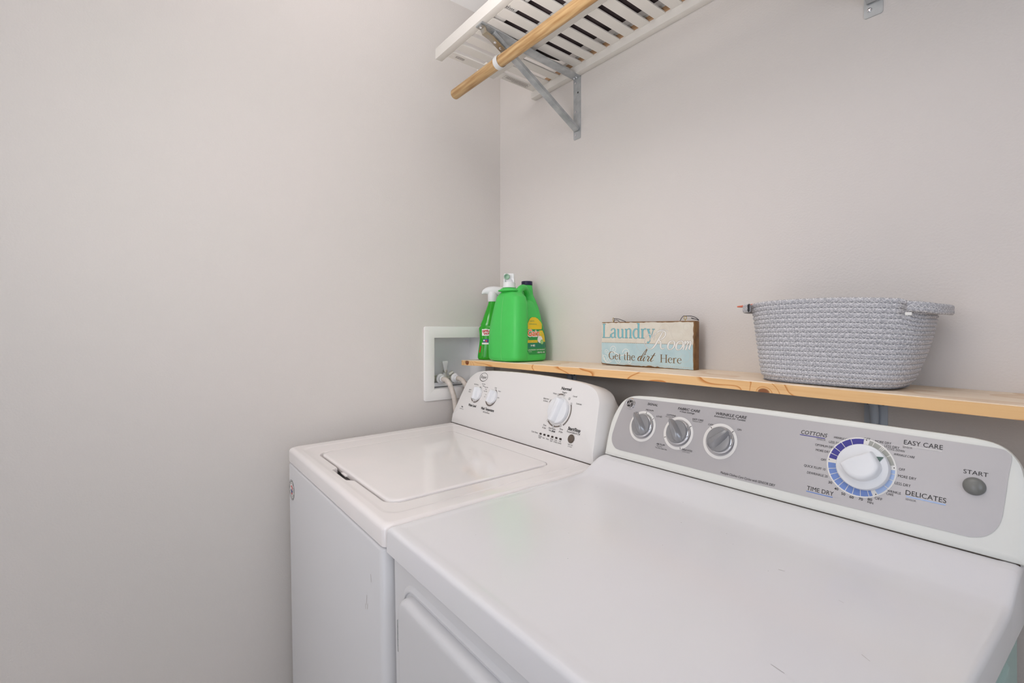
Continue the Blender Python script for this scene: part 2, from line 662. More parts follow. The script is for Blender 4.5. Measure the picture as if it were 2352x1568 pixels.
def Z(bm):
    bmesh.ops.translate(bm, verts=bm.verts, vec=(0, 0, ZT))
    return bm


def cabinet(x0, y0, x1, y1, zt, r):
    bm = bmesh.new()
    rings(bm, [[(x, y, z) for x, y in rrect(x0 + i, y0 + i, x1 - i, y1 - i, r, 6)] for i, z in
               ((.0, -.855), (0, zt - .006), (.0008, zt - .003), (.0025, zt - .0008), (.005, zt))])
    return bm


obj('cabinet', Z(cabinet(.0012, -.0012, WW - .0035, WD - .01, -.0412, .020)), M_front, washer)
obj('seam_gap', Z(cabinet(.0060, .0045, WW - .0070, WD - .02, -.0370, .016)), M_seam, washer)
for fx in (.06, WW - .06):
    for fy in (.06, WD - .08):
        obj('foot', lathe([(.02, .0), (.022, .01), (.012, .02), (.012, .05)], (fx, fy, .005 if fy > .3 else .012)), M_black, washer)
# top deck: rolled edge, a shallow step, then the well that takes the lid
fr = [.19 + .01 * i for i in range(32)]
N0, N1 = .285, .405                          # finger notch
loops = []


def lp(x0, y0, x1, y1, r, z, notch=0):
    P = rrect(x0, y0, x1, y1, r, 6, fr)
    o = []
    for x, y in P:
        if notch and abs(y - y0) < 1e-6 and N0 < x < N1:
            e = min(1, min(x - N0, N1 - x) / .014)
            y -= notch * e
        o.append((x, y, z))
    return o


RS = .014
lx0, ly0, lx1, ly1 = .1207, .0543, .5875, .461
G = .004
loops.append(lp(0, 0, WW, WD, RS, -.0375))
loops.append(lp(0, 0, WW, WD, RS, -.011))
for a in (22, 45, 68, 90):
    k = .011 * (1 - cos(rad(a)))
    loops.append(lp(k, k, WW - k, WD - k, RS, -.011 + .011 * sin(rad(a))))
loops.append(lp(.0125, .0125, WW - .0125, WD - .0125, RS, 0))
loops.append(lp(.0370, .021, WW - .039, .523, .03, 0))
loops.append(lp(.040, .024, WW - .042, .52, .03, -.0002))
loops.append(lp(.046, .030, WW - .048, .514, .028, -.0018))
loops.append(lp(.049, .033, WW - .051, .511, .027, -.0020))
loops.append(lp(lx0 - G - .006, ly0 - G - .006, lx1 + G + .006, ly1 + .007, .036, -.0020, .014))
loops.append(lp(lx0 - G - .003, ly0 - G - .003, lx1 + G + .003, ly1 + .004, .034, -.0022, .016))
loops.append(lp(lx0 - G, ly0 - G, lx1 + G, ly1 + .002, .03, -.006, .018))
loops.append(lp(lx0 - G, ly0 - G, lx1 + G, ly1 + .002, .03, -.034, .018))
bm = bmesh.new()
rings(bm, loops, cap0=True, cap1=True)
obj('top_panel', Z(bm), M_enamel, washer, angle=50)
bm = bmesh.new()
lls = []
for ins, z in ((.004, -.018), (0, -.014), (0, -.0028), (.0010, -.0012), (.0028, -.0002), (.0055, .0004), (.008, .0005)):
    P = rrect(lx0 + ins, ly0 + ins, lx1 - ins, ly1 - ins, [.03, .03, .02, .02], 7)
    lls.append([(x, y, z) for x, y in P])
rings(bm, lls)
obj('lid', Z(bm), M_enamel, washer, angle=50)
bm = bmesh.new()
add_box(bm, (N0 + .022, ly0 - .005, -.0125), (N0 + .055, ly0 + .03, -.0085), .0015)
obj('finger_tab', Z(bm), M_enamel, washer)

SA, CA = sin(rad(20)), cos(rad(20))


def wface(x, s, lift=0):
    return (x, .5149 + s * SA - lift * CA, s * CA + lift * SA)


top = [(.669, .0), (.669, .030), (.664, .0725), (.655, .140), (.652, .155), (.644, .169), (.634, .180), (.620, .188), (.601, .194), (.575, .1975), (.541, .200),
       (.48, .2025), (.415, .204), (.35, .2045), (.288, .204), (.23, .2025), (.17, .200), (.128, .196), (.102, .192), (.083, .186), (.066, .176), (.052, .163),
       (.042, .148), (.026, .094), (.010, .033), (.002, .0)]
core = cr(top, 2)
out = [(p[0], max(0, p[1])) for p in core]


def wface2(x, s, lift=0):                    # the lowest strip of the face tucks in a little
    p = wface(x, s, lift)
    t = max(0, (.031 - s) / .031)
    return (p[0], p[1] + .010 * t, p[2])


bm = bmesh.new()
nq = len(out)
fo = out
inner = off_poly(fo, .006)
inner = [(x, max(.0, s)) for x, s in inner]
mid = off_poly(fo, .002)
mid = [(x, max(.0, s)) for x, s in mid]
Ls = [[wface2(x, s, 0) for x, s in inner], [wface2(x, s, -.0012) for x, s in mid], [wface2(x, s, -.005) for x, s in fo]]
grown = [(x + (.343 - x) * -.034 * min(1, s / .06), s) for x, s in fo]
for t in (.2, .4, .6, .8, 1):
    k = sin(t * PI / 2)
    Ls.append([(p[0] + (g[0] - p[0]) * k, wface2(*p)[1] + .005 + .045 * t, max(-.0, wface2(*p)[2] - .0135 * t * min(1, p[1] / .12))) for p, g in zip(fo, grown)])
Ls.append([(g[0] - (g[0] - .343) * .02, .650, wface2(*p)[2] * .72 - .002) for p, g in zip(fo, grown)])
rings(bm, Ls, cap0=False)
# face sheet split at the crease line
bmesh.ops.remove_doubles(bm, verts=bm.verts, dist=1e-6)
bm.verts.ensure_lookup_table()
vi = [bm.verts.new(wface2(x, s, 0)) for x, s in inner]
low = [v for v, p in zip(vi, inner)]
f = bm.faces.new(low[::-1])
r_ = bmesh.ops.bisect_plane(bm, geom=[f] + list(f.edges) + list(f.verts), plane_co=wface(0, .031), plane_no=(0, SA, CA), dist=1e-6)
bmesh.ops.remove_doubles(bm, verts=bm.verts, dist=1e-5)
bmesh.ops.triangulate(bm, faces=[f for f in bm.faces if len(f.verts) > 4])
con = obj('control_console', Z(bm), M_cons, washer, angle=28)
obj('console_seam', Z(box((.004, .5238, -.001), (.668, .530, .0009))), M_seam, washer)


def washer_print(x, s, lift=0):
    p = wface(x, s, .0006 + lift)
    return (p[0], p[1], p[2] + ZT)


F = Flat(washer_print)
K, T_, G_ = 0, 1, 2
# oval emblem
for i in range(36):
    a, b = 2 * PI * i / 36, 2 * PI * (i + 1) / 36
    wd = lambda q: .0012 + .0010 * max(0, cos(q - rad(215)))
    F.poly([(.1376 + .0205 * cos(a), .174 + .0135 * sin(a)), (.1376 + (.0205 + wd(a)) * cos(a), .174 + (.0135 + wd(a)) * sin(a)),
            (.1376 + (.0205 + wd(b)) * cos(b), .174 + (.0135 + wd(b)) * sin(b)), (.1376 + .0205 * cos(b), .174 + .0135 * sin(b))][::-1], K)
F.ctext('Roper', .1376, .1695, .0105, .032, mi=G_, shear=.25, bold=.01)
F.build('oval_emblem', [M_ink, M_taupe, M_grey, M_cons], washer)
F = Flat(washer_print)
F.ctext('Auto Sensing', .106, .1445, .0042, .026, mi=K)
F.ctext('Deep Water', .148, .1495, .0038, .020, mi=K)
F.ctext('Wash', .150, .1430, .0038, .010, mi=K)
F.ctext('Deep Water', .168, .1405, .0038, .020, mi=K)
F.ctext('Wash', .1685, .1340, .0038, .010, mi=K)
F.ctext('+ Extra Rinse', .168, .1275, .0038, .022, mi=K)
F.ctext('High Eff.', .079, .1230, .0042, .014, mi=K)
F.ctext('Cycles', .079, .1165, .0042, .014, mi=K)
F.ctext('Water Level', .1165, .0715, .0085, .046, mi=K, bold=.025, shear=.1)
F.ctext('Wash Temperature', .2055, .0705, .0085, .072, mi=K, bold=.025, shear=.1)
F.ctext('All Cold Rinses', .2041, .0615, .0052, .036, mi=K)
F.ctext('he', .0608, .0615, .006, .009, mi=K, bold=.02)
F.ctext('High Efficiency', .0600, .0555, .0028, .024, mi=K)
F.ctext('Cold', .2185, .1435, .0042, .010, mi=K)
F.ctext('Warm', .243, .135, .0042, .014, mi=K)
F.ctext('Hot', .246, .115, .0042, .009, mi=K)
F.ctext('1/', .176, .117, .0035, .005, mi=K)
F.ctext('12', .173, .110, .0035, .006, mi=K)
c1, c2, c3 = (.122, .1145), (.208, .1145), (.519, .1145)
for a0, a1 in ((-150, -110), (-100, 8), (16, 50), (60, 68)):
    F.arc(c1, .0250, .0290, a0, a1, T_)
for a0, a1 in ((-150, -5), (8, 28), (38, 62)):
    F.arc(c2, .0250, .0300, a0, a1, T_)
for c, an in ((c1, 12), (c1, 55), (c2, 2), (c2, 33)):
    a = rad(an)
    F.disc((c[0] + .0285 * cos(a), c[1] + .0285 * sin(a)), .0022, G_, .0001, 12)
    F.disc((c[0] + .0285 * cos(a), c[1] + .0285 * sin(a)), .0015, 3, .0002, 12)
for a0, a1 in ((-134, -58), (-50, 26), (80, 108), (172, 196)):
    ro = .0478 if a1 == 26 else .0452
    F.arc(c3, ro - .0036 if a1 != 196 else .0395, ro if a1 != 196 else .041, a0, a1, T_)
for an in (-134, -96, -60, 29, 50, 80, 110):
    a = rad(an)
    ro = .0462 if -10 < an < 60 else .0434
    q = (c3[0] + ro * cos(a), c3[1] + ro * sin(a))
    F.disc(q, .0033, K, .0001, 14)
    F.disc(q, .0027, 3, .0002, 14)
    F.disc(q, .0009, K, .0003, 8)
F.ctext('Normal', .529, .1705, .0082, .037, mi=K, bold=.03, shear=.12)
F.ctext('Regular', .527, .1622, .0042, .019, mi=K)
F.ctext('Heavy', .491, .1555, .0042, .014, mi=K)
F.ctext('Cancel', .567, .156, .0042, .015, mi=K)
F.ctext('Delicate', .587, .1385, .0042, .019, mi=K)
F.ctext('Bulky Items', .462, .1375, .0042, .023, mi=K)
F.ctext('& Sheets', .461, .1310, .0042, .018, mi=K)
F.line((.477, .1315), (.4815, .1395), .0013, K)
F.ctext('Drain', .482, .0665, .0045, .012, mi=K)
F.ctext('& Spin', .482, .0595, .0045, .014, mi=K)
F.ctext('Clean Washer', .5125, .0625, .0042, .028, mi=K)
F.ctext('With', .506, .0565, .0040, .009, mi=K)
F.ctext('affresh', .5195, .0562, .0048, .013, mi=K, bold=.03, shear=.2)
F.ctext('Rinse', .547, .0665, .0045, .012, mi=K)
F.ctext('& Spin', .547, .0595, .0045, .014, mi=K)
F.ctext('Start/Stop', .591, .0712, .0085, .044, mi=K, bold=.03, shear=.12)
F.ctext('Pause/Unlock Lid', .591, .0645, .0052, .046, mi=K)
F.ctext('Hold 3 Sec', .590, .0350, .0032, .017, mi=K)
F.ctext('to cancel', .590, .0304, .0032, .014, mi=K)
F.ctext('Cycle Status', .449, .0425, .0042, .027, mi=K)
for i, (t1, t2) in enumerate((('Sensing', 'Fill'), ('', 'Wash'), ('', 'Rinse'), ('Final', 'Spin'), ('Cycle', 'Complete'), ('Lid', 'Locked'))):
    x = .4742 + i * .01556
    if t1:
        F.ctext(t1, x, .0362, .0036, min(.0130, .0020 * len(t1)), mi=K)
    F.ctext(t2, x, .0315 - (.0 if t1 else -.002), .0036, min(.0135, .0020 * len(t2)), mi=K)
F.build('printed_lettering', [M_ink, M_taupe, M_grey, M_cons], washer)
for i in range(6):
    x = .4742 + i * .01556
    P = [washer_print(a, b, 0) for a, b in rrect(x - .0042, .0412, x + .0042, .0462, .0022, 4)]
    bm = bmesh.new()
    Q = [washer_print(a, b, .0008) for a, b in rrect(x - .0036, .0418, x + .0036, .0456, .0018, 4)]
    rings(bm, [P, Q])
    obj('indicator_light', bm, M_led, washer)


def knob_frame(face, x, s, up):
    """matrix whose Z is the face normal, X along the console, Y up the face"""
    o = Vector(face(x, s, 0))
    zx = (Vector(face(x, s, 1)) - o).normalized()
    xx = Vector((1, 0, 0))
    yy = zx.cross(xx).normalized()
    M = Matrix((xx, yy, zx)).transposed().to_4x4()
    M.translation = o
    return M @ Matrix.Rotation(up, 4, 'Z')


def white_knob(x, s, r, h, ang, face):
    M = knob_frame(face, x, s, rad(ang))
    bm = bmesh.new()
    add_lathe(bm, [(r * .96, 0), (r, .001), (r, h * .42), (r * .97, h * .56), (r * .90, h * .62), (r * .55, h * .66), (0, h * .67)], n=40)
    # grip blade: long ridge with sloped flanks
    L_ = []
    for z, wx, wy in ((h * .5, r * .40, r * .95), (h * 1.05, r * .30, r * .92), (h * 1.32, r * .20, r * .86), (h * 1.38, r * .12, r * .78)):
        L_.append([(a, b, z) for a, b in rrect(-wx, -wy, wx, wy, min(wx, wy) * .6, 4)])
    rings(bm, L_)
    bmesh.ops.transform(bm, matrix=M, verts=bm.verts)
    return bm


def wf(x, s, lift=0):
    p = wface(x, s, lift)
    return (p[0], p[1], p[2] + ZT)


# knobs stand proud of the face
obj('knob', white_knob(.1300, .1160, .0225, .0145, 4, wf), M_knobw, washer)
obj('knob', white_knob(.2160, .1160, .0225, .0145, -14, wf), M_knobw, washer)
obj('knob', white_knob(.5215, .1145, .0360, .0160, -14, wf), M_knobw, washer)
bm = bmesh.new()
add_lathe(bm, [(.0110, 0), (.0110, .001), (.0100, .0020), (.0090, .0015), (.0080, .0026), (0, .0032)], n=28)
bmesh.ops.transform(bm, matrix=knob_frame(wf, .5884, .0510, 0), verts=bm.verts)
obj('start_button', bm, M_brownb, washer)

# round sticker on the front
def wfront(x, z, lift=0):
    return (x, -.0013 - lift, z + ZT)


F = Flat(wfront)
cb = (.046, -.109)
F.disc(cb, .0270, 0, .0002, 40)
F.arc(cb, .0262, .0272, 0, 360, 1, .0004)
for i in range(46):
    a = 360 * i / 46
    if i % 5 != 4:
        F.arc(cb, .0205 + .001 * (i % 3), .0252 - .0008 * (i % 2), a, a + 4.6, 1, .0004, 1)
F.arc(cb, .0178, .0188, 0, 360, 1, .0004)
F.arc(cb, .0145, .0150, 200, 340, 1, .0004)
F.ribbon([(cb[0] - .010, cb[1] + .006, .001), (cb[0] - .003, cb[1] + .010, .004), (cb[0] + .006, cb[1] + .006, .008), (cb[0] + .010, cb[1] + .000, .002)], 2, .0005)
F.ribbon([(cb[0] - .011, cb[1] - .001, .001), (cb[0] - .004, cb[1] - .003, .009), (cb[0] + .006, cb[1] - .004, .005), (cb[0] + .012, cb[1] + .001, .001)], 3, .0005)
F.ribbon([(cb[0] - .006, cb[1] - .008, .001), (cb[0], cb[1] - .010, .006), (cb[0] + .008, cb[1] - .007, .001)], 2, .0005)
F.build('round_sticker', [M_white, M_ink, M_red, M_lblue], washer)
# scuffs on the cabinet front
F = Flat(wfront)
for (x, z, l, a) in ((.627, -.118, .014, 95), (.602, -.170, .02, 80), (.606, -.176, .012, 75), (.598, -.180, .01, 95)):
    F.line((x, z), (x + l * cos(rad(a)), z + l * sin(rad(a))), .0009, 0, .0002)
F.build('scuff_mark', [mat('scuff', (176, 164, 152), .6)], washer)['kind'] = 'stuff'

# ---- dryer
L, Rr = pose((.7415, -.8008, .9140), -.0185, .0172, -.0006)
dryer = thing('clothes_dryer', 'white clothes dryer with a silver control panel, nearest the camera', 'clothes dryer', L, Rr)
DW, DD = .683, .66


def sm(t):
    t = max(0, min(1, t))
    return t * t * (3 - 2 * t)


def dh(x, y):
    rim = min(x, DW - x, y)
    z = -.0007 * sm((rim - .016) / .008)
    z += .0287 * sm((y - .445) / .085) ** 1.3
    return z


bm = bmesh.new()
add_box(bm, (.005, .008, -.855), (DW - .018, DD - .01, -.0415), .010, 3)
obj('cabinet', Z(bm), [M_front], dryer)
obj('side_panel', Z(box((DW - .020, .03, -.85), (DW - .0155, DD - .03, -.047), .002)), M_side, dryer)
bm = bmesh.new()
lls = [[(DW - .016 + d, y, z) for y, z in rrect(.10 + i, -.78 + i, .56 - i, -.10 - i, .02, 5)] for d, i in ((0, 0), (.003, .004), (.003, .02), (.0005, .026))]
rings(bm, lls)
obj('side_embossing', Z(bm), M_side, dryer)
obj('top_panel', Z(heightfield(DW, DD, dh, .0430, None)), M_enamel2, dryer, angle=50)
for fx in (.06, DW - .06):
    for fy in (.06, DD - .08):
        obj('foot', lathe([(.02, .0), (.022, .01), (.012, .02), (.012, .05)], (fx, fy, .0 if fy > .3 else .006)), M_black, dryer)


def dface(x, s, lift=0):
    return (x, .5353 + s * SA - lift * CA, .0304 + s * CA + lift * SA)


out = cr([(.686, .0003), (.686, .04), (.684, .085), (.680, .115), (.674, .130), (.664, .142), (.650, .149), (.630, .152)], 3)
out += [(.60, .1527), (.45, .154), (.34, .1545), (.2, .1535), (.10, .151)]
out += cr([(.062, .1485), (.046, .145), (.032, .138), (.020, .126), (.010, .105), (.003, .078), (.002, .04), (.004, .0003)], 3)
fo = out
Ls = [[dface(x, s, 0) for x, s in [(a, max(+.0003, b)) for a, b in off_poly(fo, .009)]],
      [dface(x, s, -.0008) for x, s in [(a, max(+.0003, b)) for a, b in off_poly(fo, .005)]],
      [dface(x, s, -.003) for x, s in [(a, max(+.0003, b)) for a, b in off_poly(fo, .0015)]],
      [dface(x, s, -.008) for x, s in fo]]
Ls.append([(p[0], dface(*p)[1] + .012, max(.0312, dface(*p)[2] - .0045)) for p in fo])
Ls.append([(p[0] + (.343 - p[0]) * .01, .640, max(.0300, dface(*p)[2] - .052)) for p in fo])
bm = bmesh.new()
rings(bm, Ls)
bmesh.ops.triangulate(bm, faces=[f for f in bm.faces if len(f.verts) > 4])
obj('control_console', Z(bm), M_cons2, dryer, angle=40)
obj('seam_gap', Z(box((.006, .5410, .010), (.680, .630, .0345))), M_seam, dryer)


def df(x, s, lift=0):
    p = dface(x, s, lift)
    return (p[0], p[1], p[2] + ZT)


def panel_out(d):
    return off_poly([(a, b) for a, b in
                     cr([(.652, .1395), (.661, .1385), (.6665, .134), (.6675, .127)], 3) + [(.665, .10), (.6635, .075)] +
                     cr([(.662, .055), (.659, .042), (.653, .031), (.644, .0235), (.633, .0200)], 3) + [(.5, .0195), (.3, .019), (.1, .0190)][0:3] +
                     cr([(.047, .0185), (.035, .0205), (.025, .028), (.0195, .038), (.018, .050)], 3) + [(.021, .075), (.026, .10)] +
                     cr([(.033, .124), (.037, .133), (.043, .1375), (.052, .139)], 3) + [(.2, .1415), (.34, .142), (.5, .1415)]], d)


P0, P1 = panel_out(0), panel_out(.0012)
bm = bmesh.new()
rings(bm, [[df(x, s, -.001) for x, s in P0], [df(x, s, .0004) for x, s in P0], [df(x, s, .0008) for x, s in P1]][::1], flip=True)
bmesh.ops.recalc_face_normals(bm, faces=bm.faces)
bmesh.ops.triangulate(bm, faces=[f for f in bm.faces if len(f.verts) > 4])
obj('control_panel', bm, M_silver, dryer)


def dprint(x, s, lift=0):
    return df(x, s, .0012 + lift)


F = Flat(dprint)
K, G_, W_, NV, MD, PL, GP, TD = range(8)
mats8 = [M_ink, M_grey, M_white, M_navy, M_mid, M_pale, M_greyp, M_teald]
for cx, ticks in ((.095, (122, 83, 40)), (.1855, (142, 35, 205, 291)), (.2768, (133, 45))):
    if F.v:
        F.build('knob_scale', mats8, dryer)
        F = Flat(dprint)
    F.arc((cx, .080), .0285, .0342, 0, 360, W_)
    for a in ticks:
        a = rad(a)
        F.line((cx + .0292 * cos(a), .08 + .0292 * sin(a)), (cx + .0336 * cos(a), .08 + .0336 * sin(a)), .0011, K, .0002)
F.build('knob_scale', mats8, dryer)
F = Flat(dprint)
for i in range(10):
    a = 48 + i * 7.2
    F.arc((.095, .080), .0258, .0300, a, a + 2.5 + (9 - i) * .15, GP, .0003, 1)
F.ctext('SIGNAL', .110, .1292, .0052, .027, mi=K, bold=.012, shear=.2)
F.ctext('MEDIUM', .1055, .1163, .0036, .020, mi=K, shear=.1)
F.ctext('OFF', .0735, .1065, .0036, .010, mi=K, shear=.1)
F.ctext('LOUD', .133, .1060, .0036, .014, mi=K, shear=.1)
F.ctext('FABRIC CARE', .1995, .1290, .0054, .050, mi=K, bold=.012, shear=.2)
F.ctext('4 Heat Settings', .1965, .1240, .0040, .034, mi=K, shear=.2)
F.ctext('COTTONS', .1612, .1128, .0036, .022, mi=K, bold=.008, shear=.1)
F.ctext('REGULAR HEAT', .1600, .1092, .0026, .022, mi=G_)
F.ctext('EASY CARE', .2238, .1125, .0036, .024, mi=K, bold=.008, shear=.1)
F.ctext('MEDIUM HEAT', .2235, .1089, .0026, .022, mi=G_)
F.ctext('AIR FLUFF', .1500, .0478, .0036, .021, mi=K, bold=.008)
F.ctext('NO HEAT', .1480, .0440, .0026, .014, mi=G_)
F.ctext('Time Dry Cycle Only', .1525, .0402, .0028, .029, mi=K)
F.ctext('DELICATES', .2125, .0480, .0036, .023, mi=K, bold=.008)
F.ctext('LOW HEAT', .2115, .0442, .0026, .017, mi=G_)
F.ctext('WRINKLE CARE', .2890, .1300, .0056, .062, mi=K, bold=.012, shear=.2)
F.ctext('Extended Cool Air Tumble', .2880, .1253, .0038, .062, mi=K, shear=.2)
F.ctext('OFF', .2530, .1068, .0038, .011, mi=K)
F.ctext('ON', .3105, .1064, .0038, .008, mi=K)
F.text('Multiple Clothes Care Cycles with SENSOR DRY', .2885, .3870, .0210, .0046, mi=K, shear=.15)
F.text('COTTONS', .4160, .4555, .1190, .0068, mi=K, shear=.15)
F.line((.415, .1172), (.4535, .1170), .0012, NV)
F.ctext('SENSOR', .4480, .1130, .0030, .013, mi=G_)
F.text('WRINKLE CARE', .4650, .4895, .1200, .0034, mi=K, shear=.3)
F.text('LESS DRY', .4598, .4779, .1112, .0038, mi=K)
F.text('OPTIMUM DRY', .4402, .4685, .1028, .0038, mi=K)
F.text('MORE DRY', .4421, .4633, .0945, .0038, mi=K)
F.text('OFF', .4515, .4588, .0805, .0038, mi=K)
F.text('QUICK FLUFF 10', .4279, .4596, .0654, .0040, mi=K)
F.text('DEWRINKLE 20', .4338, .4640, .0552, .0040, mi=K)
for t, x, s in (('30', .4687, .0470), ('40', .4780, .0393), ('50', .4881, .0341), ('60', .4994, .0322), ('70', .5113, .0325), ('80', .5227, .0350)):
    F.ctext(t, x, s, .0040, .0055, mi=K, bold=.01)
F.ctext('MIN', .5236, .0308, .0034, .0072, mi=K)
F.ctext('OFF', .5330, .0390, .0040, .0090, mi=K)
F.text('TIME DRY', .4366, .4752, .0290, .0070, mi=K)
F.line((.4362, .0268), (.4745, .0268), .0015, MD)
F.ctext('OFF', .5107, .1250, .0038, .0085, mi=K)
F.text('MORE DRY', .5212, .5416, .1235, .0038, mi=K)
F.text('LESS DRY', .5338, .5519, .1188, .0038, mi=K)
F.text('COOL DOWN', .5374, .5580, .1153, .0032, mi=K, shear=.2)
F.text('WRINKLE CARE', .5455, .5700, .1088, .0034, mi=K, shear=.3)
F.text('EASY CARE', .5565, .6005, .1275, .0068, mi=K)
F.line((.5575, .1253), (.5995, .1253), .0008, W_)
F.text('SENSOR', .5555, .5670, .1218, .0028, mi=G_)
F.text('OFF', .5537, .5609, .0880, .0038, mi=K)
F.text('MORE DRY', .5535, .5745, .0780, .0040, mi=K)
F.text('LESS DRY', .5505, .5690, .0668, .0040, mi=K)
F.text('WRINKLE', .5428, .5588, .0535, .0036, mi=K, shear=-.1)
F.text('CARE', .5420, .5505, .0492, .0036, mi=K, shear=-.1)
F.text('DELICATES', .5640, .6085, .0553, .0070, mi=K)
F.line((.5650, .0530), (.6082, .0530), .0018, PL)
F.text('SENSOR', .5645, .5765, .0478, .0028, mi=G_)
F.text('START', .6235, .6480, .1003, .0058, mi=K)
dc = (.506, .082)
F.build('printed_lettering', mats8, dryer)
F = Flat(dprint)
F.disc(dc, .0458, W_, .0, 60)
segs = []
for col, ed in ((NV, (88, 112, 131, 148, 162, 173.5)), (GP, (14.8, 35, 50, 52.8, 55.5, 70.4, 79.2)), (PL, (-54.5, -32.2, -14.5, -1.8, 6.8)),
                (MD, (181.7, 195.7, 208, 221.7, 234.3, 248.4, 261.9, 276, 290.6, 297.8))):
    for a0, a1 in zip(ed[:-1], ed[1:]):
        F.arc(dc, .0330, .0437, a0 + .7, a1 - .7, col, .0002)
for an in (84, 176.6, -56.9, 10.7):
    F.disc((dc[0] + .0428 * cos(rad(an)), dc[1] + .0428 * sin(rad(an))), .0008, K, .0003, 10)
F.build('dial_scale', mats8, dryer)

# round emblem
bm = bmesh.new()
add_lathe(bm, [(.0128, 0), (.0131, .002), (.0118, .0042), (.0096, .0045), (.0090, .0038), (0, .0038)], n=36)
bmesh.ops.transform(bm, matrix=knob_frame(df, .0510, .1262, 0), verts=bm.verts)
emb = obj('round_emblem', bm, M_chrome, dryer)
F = Flat(lambda x, s, lift=0: df(x, s, .0047 + lift))
ce = (.0510, .1262)
F.disc(ce, .0086, 0, 0, 32)
F.arc(ce, .0078, .0083, 0, 360, 1, .0002)
for a in (0, 90, 180, 270):
    q = (ce[0] + .0062 * cos(rad(a + 20)), ce[1] + .0062 * sin(rad(a + 20)))
    F.arc(q, .0011, .0019, a - 60, a + 200, 1, .0003, 10)
F.text('GE', ce[0] - .0046, ce[0] + .0046, ce[1] - .0029, .0058, mi=1, lift=.0004, shear=.15, bold=.02)
F.build('emblem_monogram', [M_ink, M_chrome], emb)


def silver_knob(x, ang):
    r = .0238
    M = knob_frame(df, x + .0025, .0815, rad(ang))
    k = obj('knob', None or _lathe_at([(r * .9, 0), (r, .003), (r, .012), (r * .93, .0145), (r * .5, .0155), (0, .0156)], M), M_knobs, dryer)
    obj('chrome_ring', _lathe_at([(r * 1.0, .003), (r * 1.07, .0042), (r * 1.09, .007), (r * 1.03, .0095), (r * 1.0, .010)], M), M_chrome, k)
    bm = bmesh.new()
    # pointer fin: blunt tail, raised pointed nose that leans past the rim
    prof = [(-r * .95, .010, .0050, .016), (-r * .6, .012, .0075, .0235), (-r * .1, .012, .0070, .0270), (r * .5, .012, .0055, .0275), (r * .95, .013, .0034, .0270), (r * 1.16, .018, .0012, .0245)]
    L_ = []
    for y, zb, hw, zt in prof:
        hw *= 1.35
        L_.append([(-hw * 1.25, y, zb), (-hw * .95, y, (zb + zt) / 2), (-hw * .45, y, zt), (hw * .45, y, zt), (hw * .95, y, (zb + zt) / 2), (hw * 1.25, y, zb)])
    rings(bm, L_)
    bmesh.ops.recalc_face_normals(bm, faces=bm.faces)
    bmesh.ops.bevel(bm, geom=list(bm.edges), offset=.0007, segments=2, affect='EDGES')
    bmesh.ops.transform(bm, matrix=M, verts=bm.verts)
    obj('pointer_fin', bm, M_knobs, k, angle=50)


def _lathe_at(prof, M, n=40):
    bm = lathe(prof, n=n)
    bmesh.ops.transform(bm, matrix=M, verts=bm.verts)
    return bm


silver_knob(.095, 32)
silver_knob(.1855, 32)
silver_knob(.2768, -48)

# programme dial: white disc with a big D-shaped grip
M = knob_frame(df, .5107, .0822, 0)
dial = obj('programme_dial', _lathe_at([(.0335, 0), (.0345, .002), (.0345, .010), (.0335, .0125), (.031, .0135), (.020, .0142), (0, .0143)], M, 60), M_knobw, dryer)
bm = bmesh.new()
GP_ = cr([(.0130, .0245), (.0200, .0155), (.0262, .0035), (.0232, -.0095), (.0138, -.0185), (.0030, -.0228), (-.0100, -.0210), (-.0190, -.0140), (-.0270, -.0030)], 3) + \
    cr([(-.0265, -.0022), (-.0180, .0060), (-.0075, .0128), (.0030, .0185), (.0122, .0240)], 2)
GP_ = GP_[::-1]
L_ = []
for z, sc in ((.0125, 1.0), (.018, .985), (.0235, .95), (.0262, .90), (.0275, .82), (.0278, .70)):
    L_.append([(.0045 + (x - .0045) * sc, .004 + (y - .004) * sc, z) for x, y in GP_])
rings(bm, L_)
bmesh.ops.recalc_face_normals(bm, faces=bm.faces)
bmesh.ops.transform(bm, matrix=M, verts=bm.verts)
obj('dial_grip', bm, M_knobw, dial, angle=45)
F = Flat(lambda x, s, lift=0: tuple(M @ Vector((x, s, .0143 + lift))))
F.poly([(.0178, .0182), (.0226, .0118), (.0272, .0194)], 0, .0002)
F.build('dial_arrow', [M_teald], dial)
bm = bmesh.new()
add_lathe(bm, [(.0118, 0), (.0118, .002), (.0110, .0055), (.0085, .0082), (.004, .0096), (0, .0099)], n=36)
bmesh.ops.transform(bm, matrix=knob_frame(df, .6352, .0852, 0), verts=bm.verts)
obj('start_button', bm, M_btn, dryer)

# door on the front, with its hinge
bm = bmesh.new()
lls = []
for y, ins in ((.012, .0), (.0, .0), (-.005, .0012), (-.0085, .0042), (-.0100, .0085), (-.0103, .0130)):
    lls.append([(x, y, z) for x, z in rrect(.057 + ins, -.66 + ins, .630 - ins, -.084 - ins, max(.010, .032 - ins), 7)])
rings(bm, lls)
bmesh.ops.recalc_face_normals(bm, faces=bm.faces)
obj('door', Z(bm), M_front, dryer, angle=50)
bm = bmesh.new()
lls = []
for y, ins in ((.0082, -.016), (.0065, -.0125), (.0045, -.010), (.0042, -.008), (.0050, -.0060), (.0100, -.0045)):
    lls.append([(x, y, z) for x, z in rrect(.057 + ins, -.66 + ins, .630 - ins, -.084 - ins, .032 - ins, 7)])
rings(bm, lls, cap0=False, cap1=False)
bmesh.ops.recalc_face_normals(bm, faces=bm.faces)
obj('door_surround', Z(bm), M_front, dryer, angle=50)
bm = bmesh.new()
for i in range(5):
    add_lathe(bm, [(.0034, 0), (.0034, .0094)], (.0480, -.0010, -.1335 - .0100 * (i + 1)), n=14)
